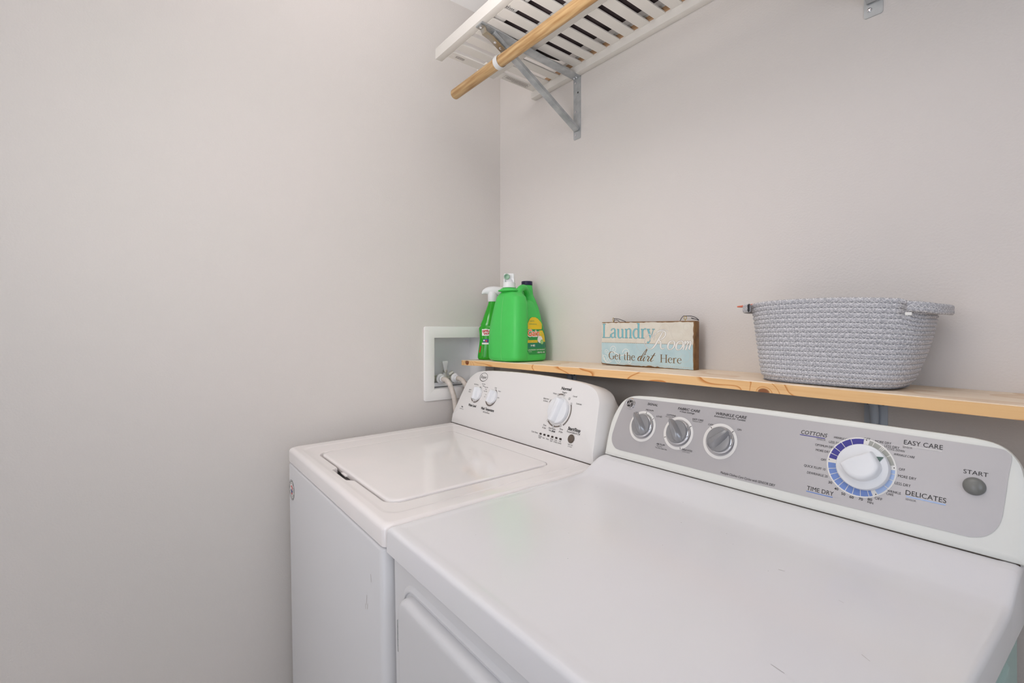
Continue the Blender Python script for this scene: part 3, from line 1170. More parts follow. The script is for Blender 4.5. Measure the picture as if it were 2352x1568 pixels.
add_lathe(bm, [(.0020, 0), (.0020, .052)], (.0480, -.0010, -.1848), n=10)
add_box(bm, (.0480, -.0020, -.1835), (.060, .0000, -.1335))
obj('door_hinge', Z(bm), M_zinc, dryer)
# lint and small marks lying on the top
F = Flat(lambda x, y, lift=0: (x, y, dh(x, y) + ZT + .0003 + lift))
for (x, y, l, a, wd) in ((.30, .395, .0015, 0, .0015), (.37, .412, .0013, 20, .0013), (.395, .385, .0012, 0, .001), (.465, .345, .001, 0, .001), (.472, .36, .008, 10, .0006),
                         (.33, .30, .001, 0, .001), (.21, .22, .0012, 40, .001), (.12, .10, .0012, 0, .001), (.55, .34, .006, -15, .0004), (.55, .165, .014, -10, .0005), (.60, .25, .01, -30, .0004),
                         (.14, .33, .001, 0, .001), (.27, .16, .0012, 0, .0012), (.255, .47, .0011, 0, .001), (.09, .42, .001, 0, .001)):
    F.line((x, y), (x + l * cos(rad(a)), y + l * sin(rad(a))), wd)
F.build('speck_of_dirt', [mat('dust', (168, 162, 158), .7)], dryer)['kind'] = 'stuff'

# ------------------------------------------------------------------ lower pine shelf with its two brackets
ZP = [(0, 1.1335), (.06, 1.1350), (.16, 1.1385), (.44, 1.1410), (.66, 1.1430), (.85, 1.1455), (1.02, 1.1450), (1.26, 1.1430), (1.43, 1.1410), (2.0, 1.139)]


def zsh(x):
    for (a, za), (b, zb) in zip(ZP[:-1], ZP[1:]):
        if x <= b:
            t = max(0, (x - a) / (b - a))
            return za + (zb - za) * t
    return ZP[-1][1]


bm = bmesh.new()
xs = [.008 + i * (1.80 - .008) / 60 for i in range(61)]
lls = []
for x in xs:
    z = zsh(x)
    t = .0185 + .0015 * sm((x - .15) / .5)
    lls.append([(x, -.184, z - t), (x, -.0005, z - t), (x, -.0005, z), (x, -.1825, z), (x, -.184, z - .0015)])
rings(bm, lls)
bmesh.ops.recalc_face_normals(bm, faces=bm.faces)
bm.normal_update()
for f in bm.faces:
    f.material_index = 0 if f.normal.z > .5 else 1
shelf = obj('pine_shelf', bm, [M_pine, M_pedge], None, angle=30)
tag(shelf, 'long knotty pine board shelf on the back wall above the machines', 'shelf')


def pine_bracket(x, label):
    t = thing('shelf_bracket', label, 'bracket', (x, 0, zsh(x) - .0205), group='grey brackets under the pine shelf')
    bm = bmesh.new()
    add_box(bm, (-.019, -.0025, -.17), (.019, 0, -.001), .001)
    add_box(bm, (-.019, -.150, -.0025), (.019, -.0015, 0), .001)
    obj('flat_arm', bm, M_brk, t)
    obj('curved_rib', tube(cr([(0, -.130, -.003), (0, -.070, -.005), (0, -.026, -.014), (0, -.012, -.045), (0, -.005, -.150)], 8),
                           [.003 + .0045 * min(1, i / 8) * min(1, (32 - i) / 8) for i in range(33)]), M_brk, t)
    for (px_, py, pz, ax) in ((-.012, -.003, -.02, (0, -1, 0)), (.012, -.003, -.02, (0, -1, 0))):
        obj('screw', lathe([(.0042, 0), (.004, .0015), (.002, .0025), (0, .0026)], (px_, py + .0006, pz), ax, 14), M_black, t)
    return t


pine_bracket(.393, 'grey steel bracket under the pine shelf, behind the washer console')
pine_bracket(1.214, 'grey steel bracket under the pine shelf, below the rope basket')

# ------------------------------------------------------------------ upper slatted shelf
ZS = 2.085
us = thing('slatted_shelf', 'white slatted wooden shelf high on the back wall', 'shelf', (.2, -.2, ZS))
o_ = Vector((-.2, .2, -ZS))


def put(bm, v=o_):
    bmesh.ops.translate(bm, verts=bm.verts, vec=v)
    return bm


XE = 2.0
obj('front_rail', put(box((.187, -.3945, ZS), (XE, -.3715, ZS + .0335), .0015)), M_shelf, us)
obj('middle_rail', put(box((.203, -.250, ZS + .0003), (XE, -.182, ZS + .012), .001)), M_shelf, us)
obj('rear_rail', put(box((.211, -.0240, 2.0635), (XE, -.0012, ZS + .03), .0015)), M_shelf, us)
for k in range(35):
    x0 = .2215 if k == 0 else .2725 + .0505 * (k - 1)
    x1 = .2725 - .0175 + .0505 * k if k else .255
    for ya, yb in ((-.3715, -.250), (-.182, -.024)):
        obj('slat', put(box((x0, ya + .0002, ZS + .0003), (x1, yb - .0002, ZS + .0050), .0006, 1)), M_shelf, us)
bm = bmesh.new()
add_box(bm, (.222, -.0300, ZS + .004), (XE, -.0242, ZS + .016))
obj('bare_wood_strip', put(bm), M_raw, us)
# small printed notices on the underside
F = Flat(lambda x, y, lift=0: (x - .2, y + .2, -.0002 - lift))
for j in range(3):
    x = .234 + j * .0042
    y = -.352
    while y < -.322:
        l = random.uniform(.002, .006)
        F.poly([(x, y), (x, y + l), (x + .002, y + l), (x + .002, y)], 0)
        y += l + .0012
F.build('printed_notice', [M_taupe], us)
F = Flat(lambda x, y, lift=0: (x - .2, y + .2, -.0002 - lift))
for a, b in (((.228, -.165), (.228, -.060)), ((.252, -.165), (.252, -.060)), ((.228, -.165), (.252, -.165)), ((.228, -.060), (.252, -.060))):
    F.line(a, b, .0006)
for j in range(5):
    x = .2310 + j * .0038
    y = -.158 + (.03 if j == 0 else 0)
    while y < -.066:
        l = random.uniform(.002, .006)
        F.poly([(x, y), (x, y + l), (x + .0017, y + l), (x + .0017, y)], 0)
        y += l + .0012
F.build('printed_notice', [M_taupe], us)


def rod_bracket(x, label):
    t = thing('rod_bracket', label, 'bracket', (x, 0, 1.863), group='steel brackets carrying the upper shelf')
    H = .2

    def q(b):
        bmesh.ops.translate(b, verts=b.verts, vec=(-.0, 0, 0))
        return b
    bm = bmesh.new()
    lls = [[(a, y, z) for a, z in rrect(-.0155, .0, .0155, .2215, [.004, .004, .001, .001], 4)] for y in (0, -.002)]
    rings(bm, lls)
    bmesh.ops.recalc_face_normals(bm, faces=bm.faces)
    obj('wall_leg', bm, M_zinc, t)
    bm = bmesh.new()
    lls = [[(-.0155, y, z), (.0155, y, z), (.0155, y, z - .003), (-.0155, y, z - .003)] for y, z in ((-.388, .2216), (-.0, .2000))]
    rings(bm, lls)
    bmesh.ops.recalc_face_normals(bm, faces=bm.faces)
    obj('shelf_arm', bm, M_zinc, t)
    # channel strut
    A, B = Vector((0, -.006, .026)), Vector((0, -.345, .2080))
    d = (B - A).normalized()
    n_ = Vector((0, d.z, -d.y))
    bm = bmesh.new()
    pr = [(-.0105, 0), (.0105, 0), (.0105, .010), (.0088, .010), (.0088, .0018), (-.0088, .0018), (-.0088, .010), (-.0105, .010)]
    lls = [[P + Vector((a, 0, 0)) + n_ * b for a, b in pr] for P in (A, B)]
    rings(bm, lls)
    bmesh.ops.recalc_face_normals(bm, faces=bm.faces)
    obj('diagonal_strut', bm, M_zinc, t, angle=20)
    # flat hook strap that carries the rod cup
    bm = bmesh.new()
    strap = [(-.388, .2165), (-.374, .2150), (-.369, .2040), (-.345, .1985), (-.303, .1775), (-.3015, .1600), (-.308, .1560)]
    lls = []
    for i, (y, z) in enumerate(strap):
        a_ = Vector((0, *strap[max(i - 1, 0)]))
        b_ = Vector((0, *strap[min(i + 1, len(strap) - 1)]))
        dd = (b_ - a_).normalized()
        nn = Vector((0, dd.z, -dd.y)) * .0012
        P = Vector((0, y, z))
        lls.append([P + Vector((-.0105, 0, 0)) - nn, P + Vector((.0105, 0, 0)) - nn, P + Vector((.0105, 0, 0)) + nn, P + Vector((-.0105, 0, 0)) + nn])
    rings(bm, lls)
    bmesh.ops.recalc_face_normals(bm, faces=bm.faces)
    obj('hook_strap', bm, M_tan, t, angle=20)
    bm = bmesh.new()
    R0, R1 = .0172, .0186
    cy, cz = -.317, 2.004 - 1.863
    lls = []
    for i in range(29):
        a = rad(70 - 320 * i / 28)
        lls.append([(-.0085, cy + R0 * cos(a), cz + R0 * sin(a)), (.0085, cy + R0 * cos(a), cz + R0 * sin(a)),
                    (.0085, cy + R1 * cos(a), cz + R1 * sin(a)), (-.0085, cy + R1 * cos(a), cz + R1 * sin(a))])
    rings(bm, lls)
    bmesh.ops.recalc_face_normals(bm, faces=bm.faces)
    obj('rod_cup', bm, M_cup, t, angle=40)
    for (sx, sy, sz, ax) in ((-.006, -.002, .015, 0), (-.006, -.002, .090, 0), (-.006, -.002, .185, 0), (.004, -.002, .150, 2),
                             (-.006, -.010, .1975, 1), (.005, -.010, .1975, 1), (0, -.382, .2150, 1), (0, -.332, .1915, 3), (0, -.313, .1820, 3)):
        axis = {0: (0, -1, 0), 1: (0, 0, -1), 2: (0, -1, 0), 3: (0, -.42, -.9)}[ax]
        obj('screw' if ax != 2 else 'screw_hole', lathe([(.0042, 0), (.0040, .0012), (.0022, .0020), (.0018, .0010), (0, .0009)] if ax != 2 else [(.003, 0), (0, .0003)],
                                                        (sx, sy, sz), axis, 16), M_chrome if ax != 2 else M_black, t)
    return t


rod_bracket(.4155, 'zinc steel rod bracket with diagonal strut, near the shelf end')
rb2 = rod_bracket(1.2100, 'steel rod bracket at the top edge of the photo, above the basket')
rb2.location.z = 1.8575

bm = bmesh.new()
add_lathe(bm, [(.0150, 0), (.0158, .0012), (.0160, .003), (.0160, 1.84)], (.176, -.317, 2.004), (1, 0, 0), 40)
tag(obj('hanging_rod', bm, M_rod), 'round light wooden clothes rod hanging under the upper shelf', 'rod')

# things lying on the slatted shelf, seen through the gaps
bm = bmesh.new()
nx, ny = 60, 24
for side in (0, 1):
    pass
lls = []
for i in range(nx + 1):
    x = .352 + (1.75 - .352) * i / nx
    e = min(1, min(i, nx - i) / 2 + .15)
    L_ = []
    for j in range(ny):
        a = 2 * PI * j / ny
        ca, sa = cos(a), sin(a)
        y = -.183 + .140 * (abs(ca) ** .35) * (1 if ca > 0 else -1)
        z = ZS + .060 + .050 * e * (abs(sa) ** .6) * (1 if sa > 0 else -1)
        nz = noise.noise(Vector((x * 9, y * 16, z * 10)))
        z += .010 * nz if sa > 0 else .003 * (nz + .4)
        y += .012 * nz * (1 if abs(ca) > .5 else 0)
        L_.append((x, y, max(z, ZS + .0092)))
    lls.append(L_)
rings(bm, lls)
bmesh.ops.recalc_face_normals(bm, faces=bm.faces)
tag(obj('folded_blanket', bm, M_cloth, angle=60), 'dark brown folded cloth lying on the slatted shelf, seen through its gaps', 'blanket')
pk = thing('storage_packet', 'white printed packet lying along the front of the slatted shelf', 'packet', (.40, -.346, ZS + .0088))
bm = bmesh.new()
add_box(bm, (0, -.024, 0), (.52, .020, .05), .006, 3)
obj('wrapper', bm, M_pack, pk)
F = Flat(lambda x, y, lift=0: (x, y, -.0004 - lift))
x = .01
while x < .50:
    l = random.uniform(.004, .012)
    for j in range(5):
        if random.random() < .75:
            F.poly([(x, -.019 + j * .0055), (x, -.0155 + j * .0055), (x + l * .7, -.0155 + j * .0055), (x + l * .7, -.019 + j * .0055)], 0)
    x += l + (.03 if random.random() < .15 else .001)
F.build('printed_text', [M_grey], pk)

# ------------------------------------------------------------------ laundry outlet box in the left wall
ob = thing('laundry_outlet_box', 'white recessed plastic outlet box in the left wall behind the washer', 'outlet box', (0, -.1825, 1.034))
y0, y1, z0, z1 = BOX


def pb(bm):
    bmesh.ops.translate(bm, verts=bm.verts, vec=(0, .1825, -1.034))
    return bm


bm = bmesh.new()
Lf = []
for ins, xx in ((0, .0005), (0, .0035), (.0008, .0048), (.0022, .0052), (.0385, .0052), (.0402, .0042), (.0402, -.002)):
    r = .006
    Lf.append([(xx, y, z) for y, z in rrect(-.335 + ins, .994 + ins, -.034 - ins, 1.2565 - ins, r if ins < .03 else .001, 4)])
rings(bm, Lf, cap0=False, cap1=False)
bmesh.ops.recalc_face_normals(bm, faces=bm.faces)
obj('face_frame', pb(bm), M_pvc, ob, angle=30)
bm = bmesh.new()
P = [(-.2955, 1.0336), (-.0736, 1.0336), (-.0736, 1.2170), (-.2955, 1.2170)]
y0, y1, z0, z1 = -.293, -.072, 1.034, 1.217
Q = [(y0 + .005, z0 + .003), (y1 - .012, z0 + .003), (y1 - .012, z1 - .004), (y0 + .005, z1 - .004)]
va = [bm.verts.new((.0005, y, z)) for y, z in P]
vb = [bm.verts.new((-.09, y, z)) for y, z in Q]
for i in range(4):
    j = (i + 1) % 4
    bm.faces.new((va[i], va[j], vb[j], vb[i]))
bm.faces.new(vb)
bmesh.ops.recalc_face_normals(bm, faces=bm.faces)
for f in bm.faces:
    f.normal_flip()
add_box(bm, (-.088, -.285, 1.038), (-.03, -.20, 1.052), .002)
add_box(bm, (-.088, -.200, 1.038), (-.05, -.09, 1.046), .002)
obj('box_interior', pb(bm), M_pvcin, ob, smooth=False)
vy = ((-.252, 1.066), (-.190, 1.065))
bm = bmesh.new()
add_tube(bm, [(-.052, -.268, 1.064), (-.052, -.176, 1.064)], .0095, 16)
for y, z in vy:
    add_lathe(bm, [(.012, 0), (.012, .018), (.015, .020), (.015, .026)], (-.058, y, z), (1, 0, 0), 20)
add_lathe(bm, [(.007, 0), (.006, .02), (.009, .022), (.009, .030), (.005, .034)], (-.045, -.222, 1.066), (0, 0, 1), 16)
add_lathe(bm, [(.006, 0), (.006, .018)], (-.045, -.205, 1.078), (.3, .7, .5), 12)
obj('water_valve', pb(bm), M_brass, ob)
bm = bmesh.new()
L_ = []
for t, wx, wy in ((0, .004, .005), (.012, .004, .006), (.026, .004, .009), (.036, .0035, .012), (.040, .002, .010)):
    cx, cy, cz = -.043 + t * .15, -.224 - t * .10, 1.090 + t
    L_.append([(cx + a, cy + b, cz) for a, b in rrect(-wx, -wy, wx, wy, .0015, 3)])
rings(bm, L_)
add_tube(bm, [(-.045, -.228, 1.074), (-.044, -.225, 1.092)], .0035, 10)
obj('valve_lever', pb(bm), M_wplast, ob)


def hose(y, z, pts, label):
    t = thing('water_hose', label, 'hose', (-.03, y, z), group='water hoses in the outlet box')
    o = Vector((.03, -y, -z))
    b = lathe([(.0165, 0), (.0175, .002), (.0175, .007), (.0150, .009), (.0125, .010), (.0115, .018), (.0085, .0195), (.0085, .023)], (-.031, y, z), (1, 0, 0), 28)
    bmesh.ops.translate(b, verts=b.verts, vec=o)
    obj('hose_coupling', b, M_wplast, t)
    b = tube(cr([(-.010, y, z)] + pts, 8), .0088, 16)
    bmesh.ops.translate(b, verts=b.verts, vec=o)
    obj('rubber_hose', b, M_hose, t)


hose(-.252, 1.067, [(.012, -.250, 1.064), (.028, -.246, 1.050), (.036, -.240, 1.025), (.041, -.234, .995), (.046, -.228, .94), (.05, -.20, .86), (.05, -.1, .80)],
     'white rubber water hose on the left valve, nearer the camera')
hose(-.190, 1.066, [(.012, -.188, 1.063), (.030, -.184, 1.050), (.042, -.178, 1.026), (.048, -.172, .995), (.05, -.160, .94), (.05, -.13, .86), (.05, -.06, .80)],
     'white rubber water hose on the right valve, half behind the console')

# ------------------------------------------------------------------ green detergent jug
jx, jy = .250, -.097
zj = zsh(.25) + .0014
jug = thing('detergent_jug', 'large green plastic detergent jug with white tap and navy cap on the pine shelf', 'jug', (jx, jy, zj))


def lerp_tab(T, h):
    for a, b in zip(T[:-1], T[1:]):
        if h <= b[0]:
            t = (h - a[0]) / (b[0] - a[0])
            t = max(0, t)
            return [p + (q - p) * t for p, q in zip(a[1:], b[1:])]
    return list(T[-1][1:])


# h, x0, x1, y0, y1  (world)
JT = [(0, .162, .306, -.178, -.028), (.004, .155, .315, -.184, -.022), (.02, .152, .318, -.186, -.020), (.09, .153, .312, -.184, -.022), (.125, .158, .302, -.180, -.025),
      (.155, .166, .290, -.175, -.030), (.180, .173, .278, -.170, -.034), (.198, .182, .265, -.163, -.040), (.206, .196, .250, -.150, -.052)]


def jsec(h, n=56, e=3.6, grow=0):
    x0, x1, ya, yb = lerp_tab(JT, h)
    cx, cy, hx, hy = (x0 + x1) / 2, (ya + yb) / 2, (x1 - x0) / 2 + grow, (yb - ya) / 2 + grow
    P = []
    for i in range(n):
        a = 2 * PI * i / n
        ca, sa = cos(a), sin(a)
        P.append((cx + hx * (abs(ca) ** (2 / e)) * (1 if ca >= 0 else -1) - jx, cy + hy * (abs(sa) ** (2 / e)) * (1 if sa >= 0 else -1) - jy, h))
    return P


bm = bmesh.new()
rings(bm, [jsec(h) for h in (0, .002, .005, .012, .03, .05, .07, .09, .105, .12, .135, .15, .165, .18, .19, .198, .203, .206)])
# front column up to the tap
CT = [(.003, .160, .314, -.184, -.112), (.012, .157, .320, -.1865, -.112), (.05, .156, .321, -.1868, -.112), (.09, .158, .320, -.1855, -.112), (.12, .162, .318, -.1835, -.110), (.15, .168, .315, -.180, -.108), (.19, .177, .308, -.174, -.106), (.213, .185, .300, -.170, -.106), (.226, .199, .280, -.165, -.109), (.233, .211, .264, -.157, -.114)]
L_ = []
for h, x0, x1, ya, yb in CT:
    cx, cy, hx, hy = (x0 + x1) / 2, (ya + yb) / 2, (x1 - x0) / 2, (yb - ya) / 2
    L_.append([(cx + hx * (abs(cos(a)) ** .62) * (1 if cos(a) >= 0 else -1) - jx, cy + hy * (abs(sin(a)) ** .62) * (1 if sin(a) >= 0 else -1) - jy, h)
               for a in [2 * PI * i / 40 for i in range(40)]])
rings(bm, L_)
# rear shoulder and neck
NT = [(.10, .245, -.06, .058, .034), (.15, .240, -.055, .050, .028), (.18, .234, -.050, .040, .024), (.205, .227, -.047, .030, .021), (.225, .219, -.045, .021, .019), (.262, .215, -.045, .0185, .0185)]
rings(bm, [[(x + rx * cos(a) - jx, y + ry * sin(a) - jy, h) for a in [2 * PI * i / 32 for i in range(32)]] for h, x, y, rx, ry in NT])
# handle bridge between column and neck
add_tube(bm, cr([(.266 - jx, -.135 - jy, .205), (.262 - jx, -.118 - jy, .236), (.252 - jx, -.092 - jy, .247), (.238 - jx, -.068 - jy, .238), (.228 - jx, -.052 - jy, .212)], 6), .0115, 16)
body = obj('body', bm, M_green, jug)
rm = body.modifiers.new('weld', 'REMESH')
rm.mode = 'VOXEL'
rm.voxel_size = .0026
rm.use_smooth_shade = True
smo = body.modifiers.new('soften', 'SMOOTH')
smo.iterations = 9
smo.factor = .6
# moulding seam
obj('mould_seam', tube(cr([(.252 - jx, -.1845 - jy, .006), (.251 - jx, -.1868 - jy, .02), (.251 - jx, -.1868 - jy, .05), (.250 - jx, -.1855 - jy, .09), (.247 - jx, -.1833 - jy, .12), (.245 - jx, -.1798 - jy, .15), (.243 - jx, -.1742 - jy, .19), (.242 - jx, -.1690 - jy, .215)], 4), .0009, 8),
    mat('pale_green_seam', (110, 206, 110), .4), jug)
obj('tap_flange', lathe([(.020, -.004), (.037, 0), (.0375, .002), (.036, .004), (.031, .005), (.026, .010), (.020, .011)], (.235 - jx, -.140 - jy, .233), n=40), M_green, jug)
tp = obj('tap', lathe([(.018, 0), (.0225, .001), (.0225, .004), (.0205, .005), (.0205, .018), (.019, .0195), (.012, .020), (.0115, .032)], (.235 - jx, -.140 - jy, .244), n=36), M_wplast, jug)
Mt = Matrix.Translation((.235 - jx, -.140 - jy, .266)) @ Matrix.Rotation(rad(45), 4, 'Z')
bm = bmesh.new()
add_box(bm, (-.018, -.008, .002), (.018, .010, .027), .005, 3)
add_box(bm, (-.018, -.010, -.004), (-.0125, .008, .010), .002, 2)
add_box(bm, (.0125, -.010, -.004), (.018, .008, .010), .002, 2)
bmesh.ops.transform(bm, matrix=Mt, verts=bm.verts)
obj('tap_head', bm, M_wplast, tp)
bm = lathe([(.0095, -.004), (.0095, .008), (.0085, .010), (.0070, .010), (.0065, .004), (0, .003)], (-.006, -.012, .015), (0, -1, 0), 24)
bmesh.ops.transform(bm, matrix=Mt, verts=bm.verts)
obj('tap_button', bm, M_tapg, tp)
cap = lathe([(.0185, 0), (.0195, .001), (.0195, .0125), (.0185, .014), (0, .0145)], (.215 - jx, -.045 - jy, .260), n=36)
obj('cap', cap, M_bluecap, jug)

# label wraps the side that faces right
xsd = [(h, max(p[0] for p in jsec(h))) for h in [i * .005 for i in range(37)]]


def side_x(h, y):
    x0, x1, ya, yb = lerp_tab(JT, h)
    cx, cy, hx, hy = (x0 + x1) / 2, (ya + yb) / 2, (x1 - x0) / 2, (yb - ya) / 2
    v = min(.999, abs((y - cy) / hy))
    return cx + hx * (1 - v ** 3.6) ** (1 / 3.6)


def jl(y, h, lift=0):
    return (side_x(h, y) + .0012 + lift - jx, y - jy, h)


F = Flat(jl)


def patch(shape, mi, lift):
    """shape: list of (h, ya, yb)"""
    for (h0, a0, b0), (h1, a1, b1) in zip(shape[:-1], shape[1:]):
        for i in range(8):
            t, u = i / 8, (i + 1) / 8
            F.poly([(a0 + (b0 - a0) * t, h0), (a0 + (b0 - a0) * u, h0), (a1 + (b1 - a1) * u, h1), (a1 + (b1 - a1) * t, h1)], mi, lift)


YA, YB = -.134, -.040
patch([(.024, YA + .012, YB + .002), (.035, YA + .003, YB + .002), (.05, YA, YB + .001), (.07, YA + .001, YB), (.09, YA + .004, YB - .002), (.11, YA + .010, YB - .006), (.13, YA + .020, YB - .012), (.145, YA + .036, YB - .026)], 0, 0)
patch([(.106, YA + .012, YB - .018), (.112, YA + .010, YB - .014), (.122, YA + .016, YB - .010), (.13, YA + .022, YB - .013), (.142, YA + .034, YB - .026), (.146, YA + .044, YB - .036)], 1, .0003)
patch([(.062, YA + .002, YA + .050), (.070, YA + .002, YA + .050)], 1, .0003)
patch([(.044, YA, YB + .001), (.053, YA, YB), (.062, YA + .001, YB)], 3, .0003)
patch([(.064, YA + .058, YB - .003), (.075, YA + .052, YB - .004), (.09, YA + .058, YB - .008), (.102, YA + .062, YB - .014)], 1, .0002)
F.disc((-.072, .072), .012, 4, .0006, 20, 1.0)
F.disc((-.064, .064), .008, 5, .0008, 16, 1.0)
F.text('Gain', -.128, -.074, .083, .022, mi=4, lift=.0006, shear=.2, bold=.07)
F.text('Gain', -.127, -.075, .084, .021, mi=2, lift=.0009, shear=.2, bold=.02)
F.text('HAPPY', -.106, -.084, .131, .004, mi=3, lift=.0006)
F.text('ORIGINAL', -.112, -.076, .121, .004, mi=3, lift=.0006)
F.text('GREEN APPLE', -.131, -.086, .0645, .003, mi=3, lift=.0006)
F.text('HE', -.114, -.096, .050, .006, mi=4, lift=.0006, bold=.02)
F.line((-.133, .043), (-.042, .043), .0008, 4, .0006)
F.text('LAUNDRY DETERGENT', -.127, -.048, .0372, .003, mi=4, lift=.0006, bold=.02)
F.text('WASH', -.126, -.112, .0320, .002, mi=4, lift=.0006)
F.text('150 FL OZ', -.088, -.050, .0275, .005, mi=4, lift=.0006, bold=.02)
for (y, h) in ((-.130, .092), (-.128, .100), (-.122, .104), (-.070, .100), (-.064, .094), (-.060, .086), (-.088, .103), (-.130, .078), (-.124, .074)):
    F.disc((y, h), .0018, 5, .0006, 8)
F.build('front_label', [M_lgreen, M_lyel, M_lor, M_lteal, M_swhite, M_lpale], jug)

# ------------------------------------------------------------------ spray bottle
zs_ = zsh(.07) + .0008
sp = thing('spray_bottle', 'green stain remover spray bottle with white trigger head, left of the detergent jug', 'spray bottle', (.076, -.0925, zs_), (0, 0, YAW))
ST = [(0, .050, .027), (.004, .054, .030), (.015, .0545, .031), (.05, .050, .030), (.075, .0475, .029), (.10, .0495, .030), (.112, .0505, .030), (.119, .048, .028), (.123, .0435, .026), (.128, .044, .026),
      (.145, .037, .024), (.165, .030, .022), (.185, .023, .019), (.203, .0165, .0165), (.214, .0140, .0140)]
bm = bmesh.new()
rings(bm, [[(rx * (abs(cos(a)) ** .8) * (1 if cos(a) > 0 else -1), ry * (abs(sin(a)) ** .8) * (1 if sin(a) > 0 else -1), h) for a in [2 * PI * (i + .5) / 40 for i in range(40)]] for h, rx, ry in cr(ST, 3)])
obj('bottle', bm, M_greend, sp, angle=60)
obj('collar', lathe([(.0165, 0), (.0175, .002), (.0175, .030), (.0155, .036)], (0, 0, .212), n=28), M_wplast, sp)
bm = bmesh.new()
hd = [(-.040, .243, .0040, .0045), (-.036, .2465, .0075, .0080), (-.026, .251, .0105, .0115), (-.012, .252, .0125, .0150), (.004, .251, .0135, .0175), (.020, .251, .0125, .0160), (.034, .252, .0105, .0130), (.040, .252, .0075, .0100)]
rings(bm, [[(x, ry * cos(a), z + rz * sin(a)) for a in [2 * PI * i / 24 for i in range(24)]] for x, z, ry, rz in cr(hd, 4)])
bmesh.ops.recalc_face_normals(bm, faces=bm.faces)
obj('spray_head', bm, M_wplast, sp, angle=60)
obj('nozzle', lathe([(.0075, 0), (.0085, .002), (.0085, .010), (.006, .012), (0, .012)], (.040, 0, .253), (1, 0, 0), 20), M_wplast, sp)
bm = bmesh.new()
L_ = []
for (x, z, wy, tk) in cr([(.022, .244, .006, .004), (.030, .225, .007, .004), (.034, .205, .007, .0035), (.040, .190, .006, .003)], 4):
    L_.append([(x - tk, -wy, z), (x + tk, -wy, z), (x + tk, wy, z), (x - tk, wy, z)])
rings(bm, L_)
bmesh.ops.recalc_face_normals(bm, faces=bm.faces)
obj('trigger', bm, M_wplast, sp)


def sp_y(x, h):
    rx, ry = lerp_tab(ST, h)
    x -= .0
    v = min(.98, abs(x) / rx)
    return -ry * (1 - v ** 2.5) ** (1 / 2.5)


F = Flat(lambda x, h, lift=0: (x - (.012 if x > -.03 else 0), sp_y(x - (.012 if x > -.03 else 0), h) - .0008 - lift, h))
for i in range(10):
    for h0 in (.087, .095, .103, .108):
        a, b = -.026 + .052 * i / 10, -.026 + .052 * (i + 1) / 10
        if h0 < .108:
            F.poly([(a, h0), (b, h0), (b, h0 + .008), (a, h0 + .008)], 0, 0)
F.text('SPRAY', -.024, .020, .0990, .0075, mi=1, lift=.0005, bold=.05, rot=rad(6))
F.text('WASH', -.020, .020, .0900, .0075, mi=1, lift=.0005, bold=.05, rot=rad(6))
for j in range(20):
    h = .012 + .0022 * j
    F.line((-.026, h), (.024 - .004 * (j % 3), h), .0007, 3)
for i in range(6):
    a = -.022 + .008 * i
    F.poly([(a, .063), (a + .008, .063), (a + .008, .075), (a, .075)], 2, .0003)
F.disc((-.010, .068), .004, 1, .0006, 14)
F.disc((-.018, .070), .003, 0, .0007, 12)
for i in range(6):
    a = -.026 + .008 * i
    F.poly([(a, .056), (a + .008, .056), (a + .008, .0618), (a, .0618)], 0, .0003)
F.line((-.024, .0602), (.018, .0602), .0008, 1, .0006)
for j in range(6):
    F.line((-.026, .078 + j * .0014), (.020, .078 + j * .0014), .0005, 3)
F.poly([(-.0485, .026), (-.0445, .026), (-.0405, .050), (-.0440, .050)], 1, .0002)
F.build('back_label', [M_swhite, M_red, M_lblue, M_lpale], sp)

# ------------------------------------------------------------------ decorative sign
sx0, sx1, sy, tk = .5660, .8620, -.0565, .0225
sz = zsh(.72) + .0008
SH = .1225
LEAN = rad(-.6)
sign = thing('wooden_sign', 'small wooden Laundry Room sign, cream and pale blue with brown edges', 'sign', (sx0, sy, sz), (LEAN, 0, 0))
SW = sx1 - sx0
bm = bmesh.new()
add_box(bm, (0, 0, 0), (SW, tk, SH), .002, 2)
obj('board', bm, M_sbrown, sign)
F = Flat(lambda x, z, lift=0: (x, -.0003 - lift * .16, z))
# printed face with worn, wavy border
def edge(n, f):
    return [f(i / n, random.uniform(0, 1)) for i in range(n)]


bot = edge(40, lambda t, q: (.003 + t * (SW - .006), .0018 + .0022 * q * (1 - .5 * sin(t * 9))))
rgt = edge(16, lambda t, q: (SW - .0020 - .0022 * q, .002 + t * (SH - .005)))
topp = edge(40, lambda t, q: (SW - .003 - t * (SW - .006), SH - .0015 - .0022 * q))
lft = edge(16, lambda t, q: (.0008 + .0010 * q, SH - .002 - t * (SH - .005)))
face_p = bot + rgt + topp + lft
zd = .0635


def clip(P, keep):
    o = []
    for i in range(len(P)):
        a, b = P[i - 1], P[i]
        ka, kb = keep(a[1]), keep(b[1])
        if ka != kb:
            t = (zd - a[1]) / (b[1] - a[1])
            o.append((a[0] + (b[0] - a[0]) * t, zd))
        if kb:
            o.append(b)
    return o


CR, BL, TE, GR, WH, BR, SWL = range(7)
F.poly(clip(face_p, lambda z: z >= zd), CR)
F.poly(clip(face_p, lambda z: z < zd), BL)
# faint scrollwork
def scroll(cx, cy, r, a0, turns, w_, mi, sgn=1):
    P = []
    for i in range(22):
        t = i / 21
        a = rad(a0) + sgn * turns * 2 * PI * t
        rr = r * (1 - .85 * t)
        P.append((cx + rr * cos(a), cy + rr * sin(a), w_ * (1 - .5 * t)))
    F.ribbon(P, mi, .0002, k=2)
    F.disc((P[-1][0], P[-1][1]), w_ * 1.1, mi, .0002, 10)


